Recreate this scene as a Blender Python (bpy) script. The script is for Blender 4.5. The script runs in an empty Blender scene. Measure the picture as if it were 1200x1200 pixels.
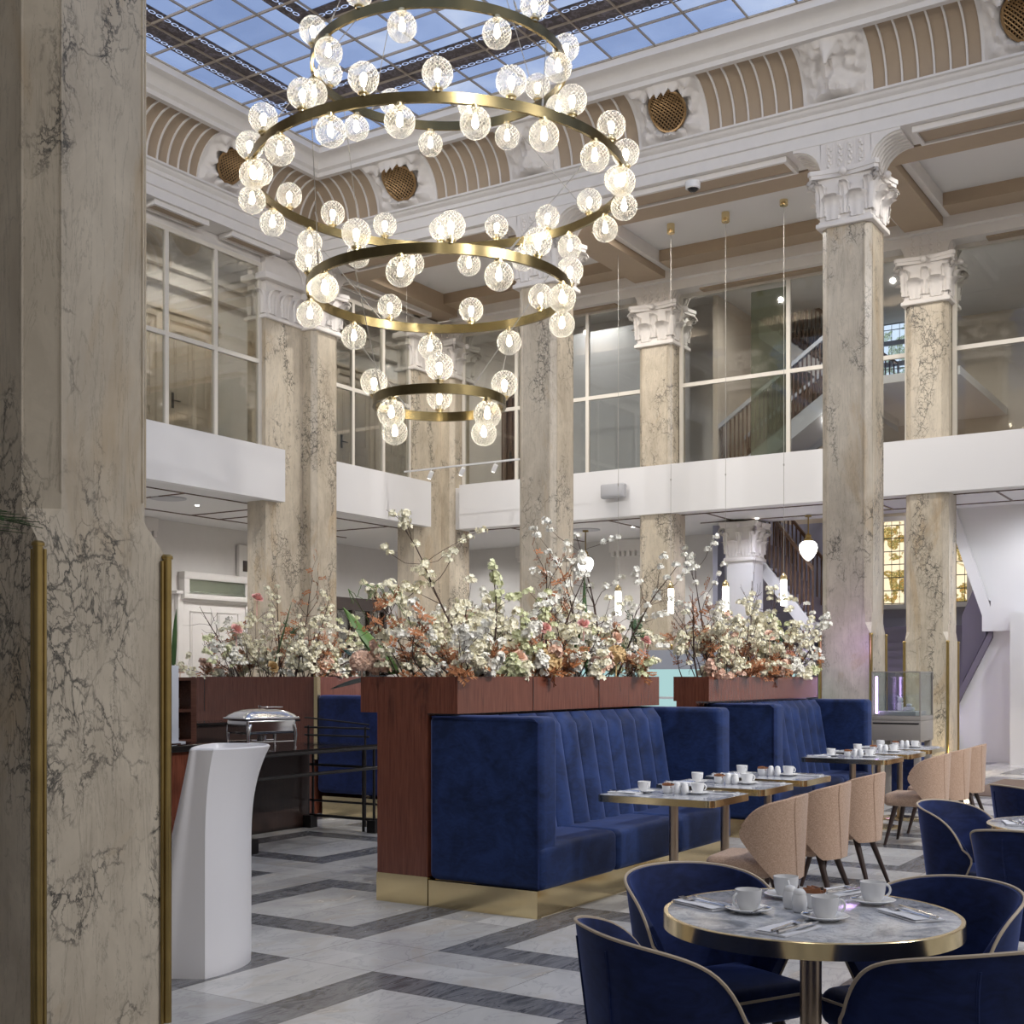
import bpy, math, random
from mathutils import Vector, Matrix, noise
PI = math.pi
SC = bpy.context.scene
COL = SC.collection
F = 1466.0
EYE = 1.5
CT, ST = math.cos(math.radians(32.5)), math.sin(math.radians(32.5))

def at(px, py, Z=0.0):
    """ground-plan point of the place seen at a spot of the photograph, on the level Z"""
    d = F * (EYE - Z) / (py - 793.0)
    r = (px - 600.0) / F * d
    return (CT * d + ST * r, ST * d - CT * r)

# ------------------------------------------------------------------ mesh builder
class MB:
    def __init__(s):
        s.v = []; s.f = []; s.m = []
    def add(s, vs, fs, mi=0, M=None):
        o = len(s.v)
        if M is not None:
            vs = [tuple(M @ Vector(p)) for p in vs]
        s.v.extend([tuple(p) for p in vs])
        for f in fs:
            s.f.append([i + o for i in f]); s.m.append(mi)
        return s
    def box(s, x0, x1, y0, y1, z0, z1, mi=0, M=None):
        v = [(x0,y0,z0),(x1,y0,z0),(x1,y1,z0),(x0,y1,z0),(x0,y0,z1),(x1,y0,z1),(x1,y1,z1),(x0,y1,z1)]
        return s.add(v, [(0,3,2,1),(4,5,6,7),(0,1,5,4),(1,2,6,5),(2,3,7,6),(3,0,4,7)], mi, M)
    def rbox(s, x0, x1, y0, y1, z0, z1, r=0.02, seg=2, mi=0, M=None):
        h = [(x1-x0)/2, (y1-y0)/2, (z1-z0)/2]; c = [(x1+x0)/2, (y1+y0)/2, (z1+z0)/2]
        r = min(r, min(h) * .999)
        def ax(a):
            inner = h[a] - r
            t = [inner + r * math.tan(math.radians(45.0 * k / seg)) for k in range(seg + 1)]
            out = sorted(set([-q for q in t] + t))
            return out
        A = [ax(0), ax(1), ax(2)]
        idx = {}; vs = []; fs = []
        def vid(p):
            key = (round(p[0], 6), round(p[1], 6), round(p[2], 6))
            if key in idx: return idx[key]
            inn = [max(-(h[i]-r), min(h[i]-r, p[i])) for i in range(3)]
            d = Vector([p[i]-inn[i] for i in range(3)])
            d = d.normalized() * r if d.length > 1e-9 else d
            idx[key] = len(vs)
            vs.append(tuple(c[i] + inn[i] + d[i] for i in range(3)))
            return idx[key]
        for a in range(3):
            b, e = (a+1) % 3, (a+2) % 3
            for sg in (-1, 1):
                for i in range(len(A[b])-1):
                    for j in range(len(A[e])-1):
                        q = []
                        for (u, w) in ((i,j),(i+1,j),(i+1,j+1),(i,j+1)):
                            p = [0,0,0]; p[a] = sg*h[a]; p[b] = A[b][u]; p[e] = A[e][w]
                            q.append(vid(p))
                        if sg < 0: q.reverse()
                        fs.append(q)
        return s.add(vs, fs, mi, M)
    def lathe(s, prof, n=24, c=(0,0,0), mi=0, M=None, cap=True):
        vs = []; fs = []
        for (r, z) in prof:
            for k in range(n):
                a = 2*PI*k/n
                vs.append((c[0]+r*math.cos(a), c[1]+r*math.sin(a), c[2]+z))
        for i in range(len(prof)-1):
            for k in range(n):
                k2 = (k+1) % n
                fs.append((i*n+k, i*n+k2, (i+1)*n+k2, (i+1)*n+k))
        if cap:
            if prof[0][0] > 1e-4: fs.append(tuple(reversed(range(n))))
            if prof[-1][0] > 1e-4: fs.append(tuple((len(prof)-1)*n+k for k in range(n)))
        return s.add(vs, fs, mi, M)
    def tube(s, pts, rad, n=8, mi=0, M=None, closed=False):
        P = [Vector(p) for p in pts]
        R = rad if isinstance(rad, (list, tuple)) else [rad]*len(P)
        vs = []; fs = []; up = None; m = len(P)
        for i in range(m):
            if closed: t = P[(i+1) % m] - P[i-1]
            else: t = (P[min(i+1, m-1)] - P[max(i-1, 0)])
            if t.length < 1e-9: t = Vector((0,0,1))
            t.normalize()
            if up is None:
                up = Vector((0,0,1)) if abs(t.z) < .9 else Vector((1,0,0))
            a = t.cross(up)
            if a.length < 1e-6: a = t.orthogonal()
            a.normalize(); b = a.cross(t); up = b
            for k in range(n):
                an = 2*PI*k/n + PI/4
                vs.append(tuple(P[i] + a*(math.cos(an)*R[i]) + b*(math.sin(an)*R[i])))
        for i in range(m if closed else m-1):
            i2 = (i+1) % m
            for k in range(n):
                k2 = (k+1) % n
                fs.append((i*n+k, i*n+k2, i2*n+k2, i2*n+k))
        if not closed:
            fs.append(tuple(reversed(range(n)))); fs.append(tuple((m-1)*n+k for k in range(n)))
        return s.add(vs, fs, mi, M)
    def sphere(s, c, r, n=16, m=10, mi=0, sz=1.0, M=None):
        prof = [(max(1e-5, r*math.sin(PI*i/m)), -r*sz*math.cos(PI*i/m)) for i in range(m+1)]
        prof[0] = (1e-5, prof[0][1]); prof[-1] = (1e-5, prof[-1][1])
        return s.lathe(prof, n, c, mi, M, cap=False)
    def grid(s, fn, nu, nv, mi=0, flip=False, M=None):
        vs = [tuple(fn(i/nu, j/nv)) for j in range(nv+1) for i in range(nu+1)]
        fs = []
        for j in range(nv):
            for i in range(nu):
                a = j*(nu+1)+i
                q = (a, a+1, a+nu+2, a+nu+1)
                fs.append(tuple(reversed(q)) if flip else q)
        return s.add(vs, fs, mi, M)
    def slab(s, fn_out, fn_in, nu, nv, mi=0, M=None):
        """closed thick shell between two gridded surfaces"""
        n1 = (nu+1)*(nv+1)
        vs = [tuple(fn_out(i/nu, j/nv)) for j in range(nv+1) for i in range(nu+1)]
        vs += [tuple(fn_in(i/nu, j/nv)) for j in range(nv+1) for i in range(nu+1)]
        fs = []
        I = lambda i, j: j*(nu+1)+i
        for j in range(nv):
            for i in range(nu):
                fs.append((I(i,j), I(i+1,j), I(i+1,j+1), I(i,j+1)))
                fs.append((n1+I(i,j+1), n1+I(i+1,j+1), n1+I(i+1,j), n1+I(i,j)))
        for i in range(nu):
            fs.append((n1+I(i,0), n1+I(i+1,0), I(i+1,0), I(i,0)))
            fs.append((I(i,nv), I(i+1,nv), n1+I(i+1,nv), n1+I(i,nv)))
        for j in range(nv):
            fs.append((I(0,j), I(0,j+1), n1+I(0,j+1), n1+I(0,j)))
            fs.append((n1+I(nu,j), n1+I(nu,j+1), I(nu,j+1), I(nu,j)))
        return s.add(vs, fs, mi, M)
    def prism(s, poly, axis, a0, a1, mi=0, M=None):
        """polygon given in the two other axes, extruded along axis (0,1,2)"""
        n = len(poly); vs = []
        for a in (a0, a1):
            for (u, w) in poly:
                if axis == 0: vs.append((a, u, w))
                elif axis == 1: vs.append((u, a, w))
                else: vs.append((u, w, a))
        fs = [tuple(reversed(range(n))), tuple(range(n, 2*n))]
        for i in range(n):
            j = (i+1) % n
            fs.append((i, j, n+j, n+i))
        return s.add(vs, fs, mi, M)
    def build(s, name, mats, parent=None, smooth=40, loc=(0,0,0), rz=0.0, recalc=True):
        me = bpy.data.meshes.new(name)
        me.from_pydata(s.v, [], s.f)
        if not isinstance(mats, (list, tuple)): mats = [mats]
        for m in mats: me.materials.append(m)
        if len(mats) > 1:
            me.polygons.foreach_set('material_index', s.m)
        if recalc:
            import bmesh
            bm = bmesh.new(); bm.from_mesh(me)
            bmesh.ops.recalc_face_normals(bm, faces=bm.faces)
            bm.to_mesh(me); bm.free()
        if smooth:
            me.polygons.foreach_set('use_smooth', [True]*len(me.polygons))
            me.set_sharp_from_angle(angle=math.radians(smooth))
        me.update()
        o = bpy.data.objects.new(name, me)
        COL.objects.link(o)
        o.location = loc; o.rotation_euler = (0, 0, rz)
        if parent is not None: o.parent = parent
        return o

def tag(o, label=None, cat=None, group=None, kind=None):
    if label: o['label'] = label
    if cat: o['category'] = cat
    if group: o['group'] = group
    if kind: o['kind'] = kind
    return o
def thing(name, label, cat, loc=(0,0,0), rz=0.0, group=None):
    o = bpy.data.objects.new(name, None); COL.objects.link(o)
    o.empty_display_size = .1
    o.location = loc; o.rotation_euler = (0, 0, rz)
    return tag(o, label, cat, group)
def struct(name, mb, m, parent=None, smooth=40):
    o = mb.build(name, m, parent, smooth)
    if parent is None: o['kind'] = 'structure'
    return o
def kids(o):
    return [c for c in COL.objects if c.parent == o]
KC = {}
def dup(src, loc, rz=0.0, label=None, group=None, rest=None):
    """copy a thing with its parts and their sub-parts"""
    if src.name not in KC:
        KC[src.name] = [(c, kids(c)) for c in kids(src)]
    r = src.copy(); COL.objects.link(r)
    r.location = loc; r.rotation_euler = (0, 0, rz)
    if label: r['label'] = label
    if group: r['group'] = group
    for (c, gs) in KC[src.name]:
        k = c.copy(); COL.objects.link(k); k.parent = r
        for g in gs:
            q = g.copy(); COL.objects.link(q); q.parent = k
    return r

# ------------------------------------------------------------------ materials
def nt(name):
    m = bpy.data.materials.new(name); m.use_nodes = True
    t = m.node_tree; t.nodes.clear()
    out = t.nodes.new('ShaderNodeOutputMaterial')
    return m, t, out
def N(t, typ, **kw):
    n = t.nodes.new(typ)
    for k, v in kw.items():
        if k == 'ins':
            for a, b in v.items():
                n.inputs[a].default_value = b
        else: setattr(n, k, v)
    return n
def L(t, a, b): t.links.new(a, b)
def math_(t, op, a, b=None, c=None):
    n = t.nodes.new('ShaderNodeMath'); n.operation = op
    for i, x in enumerate((a, b, c)):
        if x is None: continue
        if isinstance(x, (int, float)): n.inputs[i].default_value = x
        else: t.links.new(x, n.inputs[i])
    return n.outputs[0]
def mix_(t, fac, a, b, blend='MIX'):
    n = t.nodes.new('ShaderNodeMix'); n.data_type = 'RGBA'; n.blend_type = blend
    for s, x in ((n.inputs['Factor'], fac), (n.inputs[6], a), (n.inputs[7], b)):
        if isinstance(x, (int, float)): s.default_value = x
        elif isinstance(x, (tuple, list)): s.default_value = (*x[:3], 1)
        else: t.links.new(x, s)
    return n.outputs[2]
def ramp_(t, fac, stops):
    n = t.nodes.new('ShaderNodeValToRGB')
    e = n.color_ramp.elements
    while len(e) < len(stops): e.new(.5)
    for i, (p, c) in enumerate(stops):
        e[i].position = p
        e[i].color = (*c[:3], 1) if isinstance(c, (tuple, list)) else (c, c, c, 1)
    t.links.new(fac, n.inputs[0])
    return n.outputs[0]
def P_(t, out, **kw):
    b = t.nodes.new('ShaderNodeBsdfPrincipled')
    for k, v in kw.items():
        k = k.replace('_', ' ')
        if isinstance(v, (int, float, tuple, list)):
            if isinstance(v, (tuple, list)) and len(v) == 3: v = (*v, 1)
            b.inputs[k].default_value = v
        else: t.links.new(v, b.inputs[k])
    t.links.new(b.outputs[0], out.inputs[0])
    return b
def coords(t, kind='Object'):
    if kind == 'World':
        return t.nodes.new('ShaderNodeNewGeometry').outputs['Position']
    return t.nodes.new('ShaderNodeTexCoord').outputs[kind]
def noise_(t, co, scale, detail=4, rough=.55, dist=0.0, vscale=None):
    if vscale:
        mp = N(t, 'ShaderNodeMapping'); L(t, co, mp.inputs[0]); mp.inputs['Scale'].default_value = vscale
        co = mp.outputs[0]
    n = N(t, 'ShaderNodeTexNoise'); L(t, co, n.inputs['Vector'])
    n.inputs['Scale'].default_value = scale; n.inputs['Detail'].default_value = detail
    n.inputs['Roughness'].default_value = rough; n.inputs['Distortion'].default_value = dist
    return n.outputs['Fac'], n.outputs['Color']
def bump_(t, h, strength=.2, dist=.01):
    n = N(t, 'ShaderNodeBump'); n.inputs['Strength'].default_value = strength
    n.inputs['Distance'].default_value = dist; L(t, h, n.inputs['Height'])
    return n.outputs[0]
def plain(name, col, rough=.5, metal=0.0, var=.0, vs=6.0, bump=0.0, bs=60.0, **kw):
    m, t, out = nt(name)
    c = col
    co = coords(t)
    if var:
        f, _ = noise_(t, co, vs, 5)
        c = mix_(t, f, tuple(x*(1-var) for x in col), tuple(min(1, x*(1+var)) for x in col))
    args = dict(Base_Color=c, Roughness=rough, Metallic=metal)
    args.update(kw)
    if bump:
        f, _ = noise_(t, co, bs, 4)
        args['Normal'] = bump_(t, f, bump, .004)
    P_(t, out, **args)
    return m
def emit(name, col, st):
    m, t, out = nt(name)
    e = N(t, 'ShaderNodeEmission'); e.inputs[0].default_value = (*col, 1); e.inputs[1].default_value = st
    L(t, e.outputs[0], out.inputs[0])
    return m

def warm_marble(name, base=(.60,.53,.42), dark=(.38,.32,.24), vein=(.045,.042,.036), amt=1.0):
    m, t, out = nt(name)
    co = coords(t, 'World')
    f1, c1 = noise_(t, co, 1.1, 6, .6, .6, (1, 1, .45))
    f2, c2 = noise_(t, co, 5, 8, .65, .5, (1, 1, .6))
    f3, _ = noise_(t, co, .9, 5, .6, 1.6, (1.3, 1.3, .5))
    col = mix_(t, ramp_(t, f1, [(.3, 0.0), (.72, 1.0)]), base, dark)
    col = mix_(t, ramp_(t, f2, [(.42, 0.0), (.75, .55)]), col, tuple(min(1, b*1.22) for b in base))
    # ochre stains
    col = mix_(t, ramp_(t, f3, [(.56, 0.0), (.66, .45), (.74, .1)]), col, (.42,.28,.13))
    # veins: cracked cell edges, only inside drifting bands
    ad = N(t, 'ShaderNodeVectorMath', operation='MULTIPLY_ADD')
    L(t, c2, ad.inputs[0]); ad.inputs[1].default_value = (.30,.30,.30); L(t, co, ad.inputs[2])
    mp = N(t, 'ShaderNodeMapping'); L(t, ad.outputs[0], mp.inputs[0]); mp.inputs['Scale'].default_value = (1.25,1.25,.8)
    for sc, w, lo, hi in ((5.0, .045, .48, .58), (12.0, .07, .52, .60)):
        vo = N(t, 'ShaderNodeTexVoronoi', feature='DISTANCE_TO_EDGE'); vo.inputs['Scale'].default_value = sc
        L(t, mp.outputs[0], vo.inputs['Vector'])
        line = ramp_(t, vo.outputs['Distance'], [(0.0, 1.0), (w, 0.0)])
        msk, _ = noise_(t, co, 1.5, 5, .6, 1.0, (1.2, 1.2, .42))
        k = math_(t, 'MULTIPLY', line, ramp_(t, msk, [(lo, 0.0), (hi, .95*amt)]))
        col = mix_(t, k, col, vein)
    # streaky long hairlines
    f5, _ = noise_(t, co, 7, 8, .7, .8, (1.5, 1.5, .16))
    col = mix_(t, ramp_(t, f5, [(.485, 0.0), (.5, .45*amt), (.515, 0.0)]), col, tuple(d*.5 for d in dark))
    P_(t, out, Base_Color=col, Roughness=.34, Normal=bump_(t, f2, .08, .01))
    return m

def table_marble():
    m, t, out = nt('grey white marble')
    co = coords(t)
    f1, c1 = noise_(t, co, 5, 8, .62, 1.4)
    f2, _ = noise_(t, co, 16, 8, .65, 1.2)
    col = ramp_(t, f1, [(.30, (.16,.18,.22)), (.45, (.42,.44,.48)), (.55, (.66,.67,.69)), (.7, (.50,.50,.53))])
    col = mix_(t, ramp_(t, f2, [(.47, 0.0), (.5, .55), (.53, 0.0)]), col, (.20,.20,.22))
    P_(t, out, Base_Color=col, Roughness=.12)
    return m

def floor_mat():
    m, t, out = nt('white and grey marble floor')
    co = coords(t, 'World')
    sp = N(t, 'ShaderNodeSeparateXYZ'); L(t, co, sp.inputs[0])
    per, fr, bw = 2.10, 1.54, .26
    def cell(x, off):
        u = math_(t, 'ADD', x, 210.0 - off)
        fl = math_(t, 'FLOOR', math_(t, 'DIVIDE', u, per))
        w = math_(t, 'FLOORED_MODULO', u, per)          # 0..per, the light strip centred on 0
        a = math_(t, 'ABSOLUTE', math_(t, 'SUBTRACT', w, per/2))   # distance from frame centre
        return fl, w, a
    fx, wx, ax = cell(sp.outputs[0], 5.27)
    fy, wy, ay = cell(sp.outputs[1], 4.30)
    mx = math_(t, 'MAXIMUM', ax, ay)
    inside = math_(t, 'LESS_THAN', mx, fr/2)
    band = math_(t, 'MULTIPLY', inside, math_(t, 'GREATER_THAN', mx, fr/2-bw))
    # tile identity for tone: which half of the inner square, which strip piece
    part = math_(t, 'ADD', math_(t, 'GREATER_THAN', wy, per/2), math_(t, 'MULTIPLY', math_(t, 'GREATER_THAN', wx, per/2), 2.0))
    idv = N(t, 'ShaderNodeCombineXYZ')
    L(t, math_(t, 'ADD', fx, math_(t, 'MULTIPLY', part, .37)), idv.inputs[0])
    L(t, math_(t, 'ADD', fy, math_(t, 'MULTIPLY', inside, .61)), idv.inputs[1])
    L(t, math_(t, 'MULTIPLY', band, 3.3), idv.inputs[2])
    wn = N(t, 'ShaderNodeTexWhiteNoise', noise_dimensions='3D'); L(t, idv.outputs[0], wn.inputs[0])
    off = N(t, 'ShaderNodeVectorMath', operation='MULTIPLY_ADD'); L(t, wn.outputs['Color'], off.inputs[0])
    off.inputs[1].default_value = (9, 9, 9); L(t, co, off.inputs[2])
    f1, _ = noise_(t, off.outputs[0], 1.3, 6, .55, 1.0, (1.0, 1.5, 1))
    f2, _ = noise_(t, off.outputs[0], 2.6, 6, .58, 1.2, (.8, 1.4, 1))
    f3, _ = noise_(t, off.outputs[0], 3.2, 8, .66, 2.6, (.45, 1.7, 1))
    white = mix_(t, ramp_(t, f1, [(.3, 0.0), (.7, 1.0)]), (.68,.67,.645), (.50,.49,.475))
    white = mix_(t, ramp_(t, f2, [(.55, 0.0), (.68, .55)]), white, (.47,.41,.33))
    white = mix_(t, ramp_(t, f2, [(.475, 0.0), (.495, .42), (.515, 0.0)]), white, (.33,.32,.33))
    grey = ramp_(t, f3, [(.30, (.035,.036,.042)), (.45, (.13,.132,.14)), (.54, (.24,.24,.25)), (.60, (.06,.062,.07)), (.75, (.17,.17,.175))])
    grey = mix_(t, wn.outputs['Value'], grey, mix_(t, .3, grey, (.25,.25,.26)))
    tone = math_(t, 'ADD', math_(t, 'MULTIPLY', wn.outputs['Value'], .30), .80)
    col = mix_(t, band, white, grey)
    sc = N(t, 'ShaderNodeVectorMath', operation='SCALE'); L(t, col, sc.inputs[0]); L(t, tone, sc.inputs['Scale'])
    # joints
    def ln(a, v, w=.004): return math_(t, 'LESS_THAN', math_(t, 'ABSOLUTE', math_(t, 'SUBTRACT', a, v)), w)
    j = math_(t, 'MAXIMUM', ln(mx, fr/2), ln(mx, fr/2-bw))
    jin = math_(t, 'MULTIPLY', math_(t, 'LESS_THAN', mx, fr/2-bw), ln(wy, per/2, .003))
    jout = math_(t, 'MULTIPLY', math_(t, 'SUBTRACT', 1.0, inside), math_(t, 'MAXIMUM', math_(t, 'MAXIMUM', ln(ax, fr/2, .003), ln(ay, fr/2, .003)), math_(t,'MAXIMUM', ln(wx, per/2, .003), ln(wy, per/2, .003))))
    j = math_(t, 'MAXIMUM', j, math_(t, 'MAXIMUM', jin, jout))
    col = mix_(t, math_(t, 'MULTIPLY', j, .55), sc.outputs[0], (.12,.11,.10))
    P_(t, out, Base_Color=col, Roughness=ramp_(t, f2, [(.3, .16), (.7, .28)]))
    return m

def wood(name, c1, c2, rough=.35, axis='Z'):
    m, t, out = nt(name)
    co = coords(t)
    f, _ = noise_(t, co, 9, 7, .6, .8, {'Z': (6, 6, .35), 'X': (.35, 6, 6)}[axis])
    g, _ = noise_(t, co, 60, 3, .5, 0, {'Z': (3, 3, .08), 'X': (.08, 3, 3)}[axis])
    col = mix_(t, ramp_(t, f, [(.3, 0.0), (.7, 1.0)]), c1, c2)
    col = mix_(t, ramp_(t, g, [(.5, 0.0), (.75, .4)]), col, tuple(x*.4 for x in c1))
    P_(t, out, Base_Color=col, Roughness=rough, Normal=bump_(t, g, .12, .003), Coat_Weight=.5, Coat_Roughness=.18)
    return m

def velvet(name, c, sheen=(.12,.25,.75), amount=.55):
    m, t, out = nt(name)
    co = coords(t)
    f, _ = noise_(t, co, 3.2, 5, .55, 1.4)
    g, _ = noise_(t, co, 9, 4, .6, 2.0, (1, 1, 2.2))
    ff = math_(t, 'ADD', math_(t, 'MULTIPLY', f, .65), math_(t, 'MULTIPLY', g, .35))
    k = ramp_(t, ff, [(.38, 0.0), (.62, 1.0)])
    col = mix_(t, k, tuple(x*.75 for x in c), tuple(x*1.9 for x in c))
    b = P_(t, out, Base_Color=col, Roughness=.62)
    b.inputs['Sheen Weight'].default_value = amount
    b.inputs['Sheen Roughness'].default_value = .38
    b.inputs['Sheen Tint'].default_value = (*sheen, 1)
    b.inputs['Specular IOR Level'].default_value = .2
    return m

def weave(name, c1, c2):
    m, t, out = nt(name)
    co = coords(t)
    f, _ = noise_(t, co, 160, 3, .6, 0, (2.0, 2.0, .6))
    g, _ = noise_(t, co, 160, 3, .6, 0, (.5, .5, 3.0))
    h = mix_(t, .5, f, g)
    col = mix_(t, ramp_(t, math_(t, 'MULTIPLY', math_(t, 'ADD', f, g), .5), [(.40, 0.0), (.60, 1.0)]), c1, c2)
    b = P_(t, out, Base_Color=col, Roughness=.85, Normal=bump_(t, f, .25, .002))
    b.inputs['Sheen Weight'].default_value = .2
    return m

def thin_glass(name, tint=(.9,.93,.93), refl=.08, rough=.03, milky=0.0, milkcol=(.8,.85,.82)):
    m, t, out = nt(name)
    tr = N(t, 'ShaderNodeBsdfTransparent'); tr.inputs[0].default_value = (*tint, 1)
    gl = N(t, 'ShaderNodeBsdfGlossy'); gl.inputs['Roughness'].default_value = rough
    fr = N(t, 'ShaderNodeLayerWeight'); fr.inputs[0].default_value = .35
    k = math_(t, 'ADD', math_(t, 'MULTIPLY', fr.outputs['Fresnel'], .55), refl)
    mx = N(t, 'ShaderNodeMixShader'); L(t, k, mx.inputs[0]); L(t, tr.outputs[0], mx.inputs[1]); L(t, gl.outputs[0], mx.inputs[2])
    last = mx.outputs[0]
    if milky:
        df = N(t, 'ShaderNodeBsdfDiffuse'); df.inputs[0].default_value = (*milkcol, 1)
        m2 = N(t, 'ShaderNodeMixShader'); m2.inputs[0].default_value = milky
        L(t, last, m2.inputs[1]); L(t, df.outputs[0], m2.inputs[2]); last = m2.outputs[0]
    L(t, last, out.inputs[0])
    return m

def cut_glass():
    """clear globe with a cut diamond hatching"""
    m, t, out = nt('diamond cut clear glass')
    tc = N(t, 'ShaderNodeTexCoord')
    sp = N(t, 'ShaderNodeSeparateXYZ'); L(t, tc.outputs['Object'], sp.inputs[0])
    ang = math_(t, 'ARCTAN2', sp.outputs[1], sp.outputs[0])
    zz = math_(t, 'MULTIPLY', sp.outputs[2], 150.0)
    a = math_(t, 'SINE', math_(t, 'ADD', math_(t, 'MULTIPLY', ang, 20.0), zz))
    b = math_(t, 'SINE', math_(t, 'SUBTRACT', math_(t, 'MULTIPLY', ang, 20.0), zz))
    h = math_(t, 'MAXIMUM', a, b)
    nb = bump_(t, h, .8, .012)
    tr = N(t, 'ShaderNodeBsdfTransparent'); tr.inputs[0].default_value = (.97,.97,.96,1)
    gl = N(t, 'ShaderNodeBsdfGlossy'); gl.inputs['Roughness'].default_value = .12; L(t, nb, gl.inputs['Normal'])
    tl = N(t, 'ShaderNodeBsdfTranslucent'); tl.inputs[0].default_value = (.95,.95,.93,1); L(t, nb, tl.inputs['Normal'])
    lw = N(t, 'ShaderNodeLayerWeight'); lw.inputs[0].default_value = .5
    mg = N(t, 'ShaderNodeMixShader'); mg.inputs[0].default_value = .60
    L(t, gl.outputs[0], mg.inputs[1]); L(t, tl.outputs[0], mg.inputs[2])
    k = math_(t, 'ADD', math_(t, 'MULTIPLY', ramp_(t, h, [(.25, 0.0), (.95, 1.0)]), .36), math_(t, 'ADD', .10, math_(t, 'MULTIPLY', math_(t, 'POWER', lw.outputs['Facing'], 2.6), .6)))
    mx = N(t, 'ShaderNodeMixShader'); L(t, k, mx.inputs[0]); L(t, tr.outputs[0], mx.inputs[1]); L(t, mg.outputs[0], mx.inputs[2])
    L(t, mx.outputs[0], out.inputs[0])
    return m

def sky_glass():
    m, t, out = nt('backlit blue laylight glass')
    co = coords(t, 'World')
    sp = N(t, 'ShaderNodeSeparateXYZ'); L(t, co, sp.inputs[0])
    cx = math_(t, 'FLOOR', math_(t, 'DIVIDE', math_(t, 'SUBTRACT', 15.45, sp.outputs[0]), .585)); cy = math_(t, 'FLOOR', math_(t, 'DIVIDE', math_(t, 'SUBTRACT', 13.55, sp.outputs[1]), .67))
    cb = N(t, 'ShaderNodeCombineXYZ'); L(t, cx, cb.inputs[0]); L(t, cy, cb.inputs[1])
    wn = N(t, 'ShaderNodeTexWhiteNoise', noise_dimensions='3D'); L(t, cb.outputs[0], wn.inputs[0])
    f, _ = noise_(t, co, .8, 4, .5, .5)
    k = math_(t, 'ADD', math_(t, 'MULTIPLY', wn.outputs[0], .35), math_(t, 'MULTIPLY', f, .65))
    col = ramp_(t, k, [(.25, (.14,.20,.36)), (.55, (.20,.27,.45)), (.8, (.36,.42,.55))])
    e = N(t, 'ShaderNodeEmission'); L(t, col, e.inputs[0]); e.inputs[1].default_value = SKYE
    g = N(t, 'ShaderNodeBsdfGlossy'); g.inputs['Roughness'].default_value = .15
    mx = N(t, 'ShaderNodeMixShader'); mx.inputs[0].default_value = .05
    L(t, e.outputs[0], mx.inputs[1]); L(t, g.outputs[0], mx.inputs[2]); L(t, mx.outputs[0], out.inputs[0])
    return m
SKYE = 1.15

def ornament_glass():
    m, t, out = nt('dark leaded ornament glass')
    co = coords(t, 'World')
    f, _ = noise_(t, co, 9, 6, .7, 1.5)
    col = ramp_(t, f, [(.35, (.010,.009,.012)), (.5, (.035,.026,.028)), (.6, (.09,.08,.10)), (.68, (.02,.018,.02))])
    b = P_(t, out, Base_Color=col, Roughness=.5)
    b.inputs['Emission Color'].default_value = (.5,.45,.5,1)
    L(t, col, b.inputs['Emission Color']); b.inputs['Emission Strength'].default_value = .30
    return m

def leaded(name, cols, st, scale=9.0):
    """lit window of small leaded panes with a coloured border"""
    m, t, out = nt(name)
    co = coords(t, 'Object')
    sp = N(t, 'ShaderNodeSeparateXYZ'); L(t, co, sp.inputs[0])
    u = math_(t, 'ABSOLUTE', math_(t, 'SUBTRACT', math_(t, 'FRACT', math_(t, 'MULTIPLY', sp.outputs[1], scale)), .5))
    w = math_(t, 'ABSOLUTE', math_(t, 'SUBTRACT', math_(t, 'FRACT', math_(t, 'MULTIPLY', sp.outputs[2], scale*.6)), .5))
    lead = math_(t, 'GREATER_THAN', math_(t, 'MAXIMUM', u, w), .465)
    f, _ = noise_(t, co, 2.4, 3, .6, 1.0)
    g, _ = noise_(t, co, 16, 5, .7, 2.0)
    pat = ramp_(t, g, [(.4, cols[1]), (.5, cols[2]), (.6, cols[3])])
    col = mix_(t, ramp_(t, f, [(.48, 0.0), (.52, 1.0)]), cols[0], pat)
    col = mix_(t, lead, col, (.02,.02,.02))
    e = N(t, 'ShaderNodeEmission'); L(t, col, e.inputs[0]); e.inputs[1].default_value = st
    L(t, e.outputs[0], out.inputs[0])
    return m

M = {}
M['white'] = plain('white plaster', (.74,.71,.68), .6, var=.05)
M['ceil'] = plain('white ceiling paint', (.70,.69,.68), .7)
M['stucco'] = plain('moulded white stucco', (.74,.70,.66), .55, var=.07, bump=.25, bs=30)
M['beige'] = plain('beige paint', (.40,.31,.22), .6, var=.05)
M['fascia'] = plain('smooth white panel', (.74,.73,.73), .45)
M['wall'] = plain('pale wall paint', (.64,.62,.60), .7, var=.04)
M['bluewall'] = plain('blue grey wall paint', (.34,.35,.46), .7)
M['cream'] = plain('cream joinery paint', (.62,.55,.46), .45)
M['mull'] = plain('painted steel mullion', (.68,.64,.57), .4)
M['column'] = warm_marble('warm veined marble')
M['gold'] = plain('polished brass', (.86,.70,.40), .17, 1.0)
M['ringbrass'] = plain('antique brass', (.25,.195,.092), .22, 1.0, var=.25, vs=14)
M['aged'] = plain('aged brass tube', (.36,.26,.10), .28, 1.0, var=.3, vs=8)
M['brushed'] = plain('brushed bronze', (.55,.43,.32), .35, 1.0)
M['tmarble'] = table_marble()
M['floor'] = floor_mat()
M['mahog'] = wood('red mahogany', (.110,.032,.018), (.205,.066,.038), .26)
M['mahogx'] = wood('dark polished mahogany', (.050,.020,.014), (.090,.040,.028), .22, 'X')
M['darkwood'] = wood('near black walnut', (.020,.011,.009), (.038,.020,.016), .35)
M['legwood'] = plain('dark stained beech', (.035,.018,.014), .4)
M['velvet'] = velvet('royal blue velvet', (.0080,.018,.064), (.32,.40,.78), .55)
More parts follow.
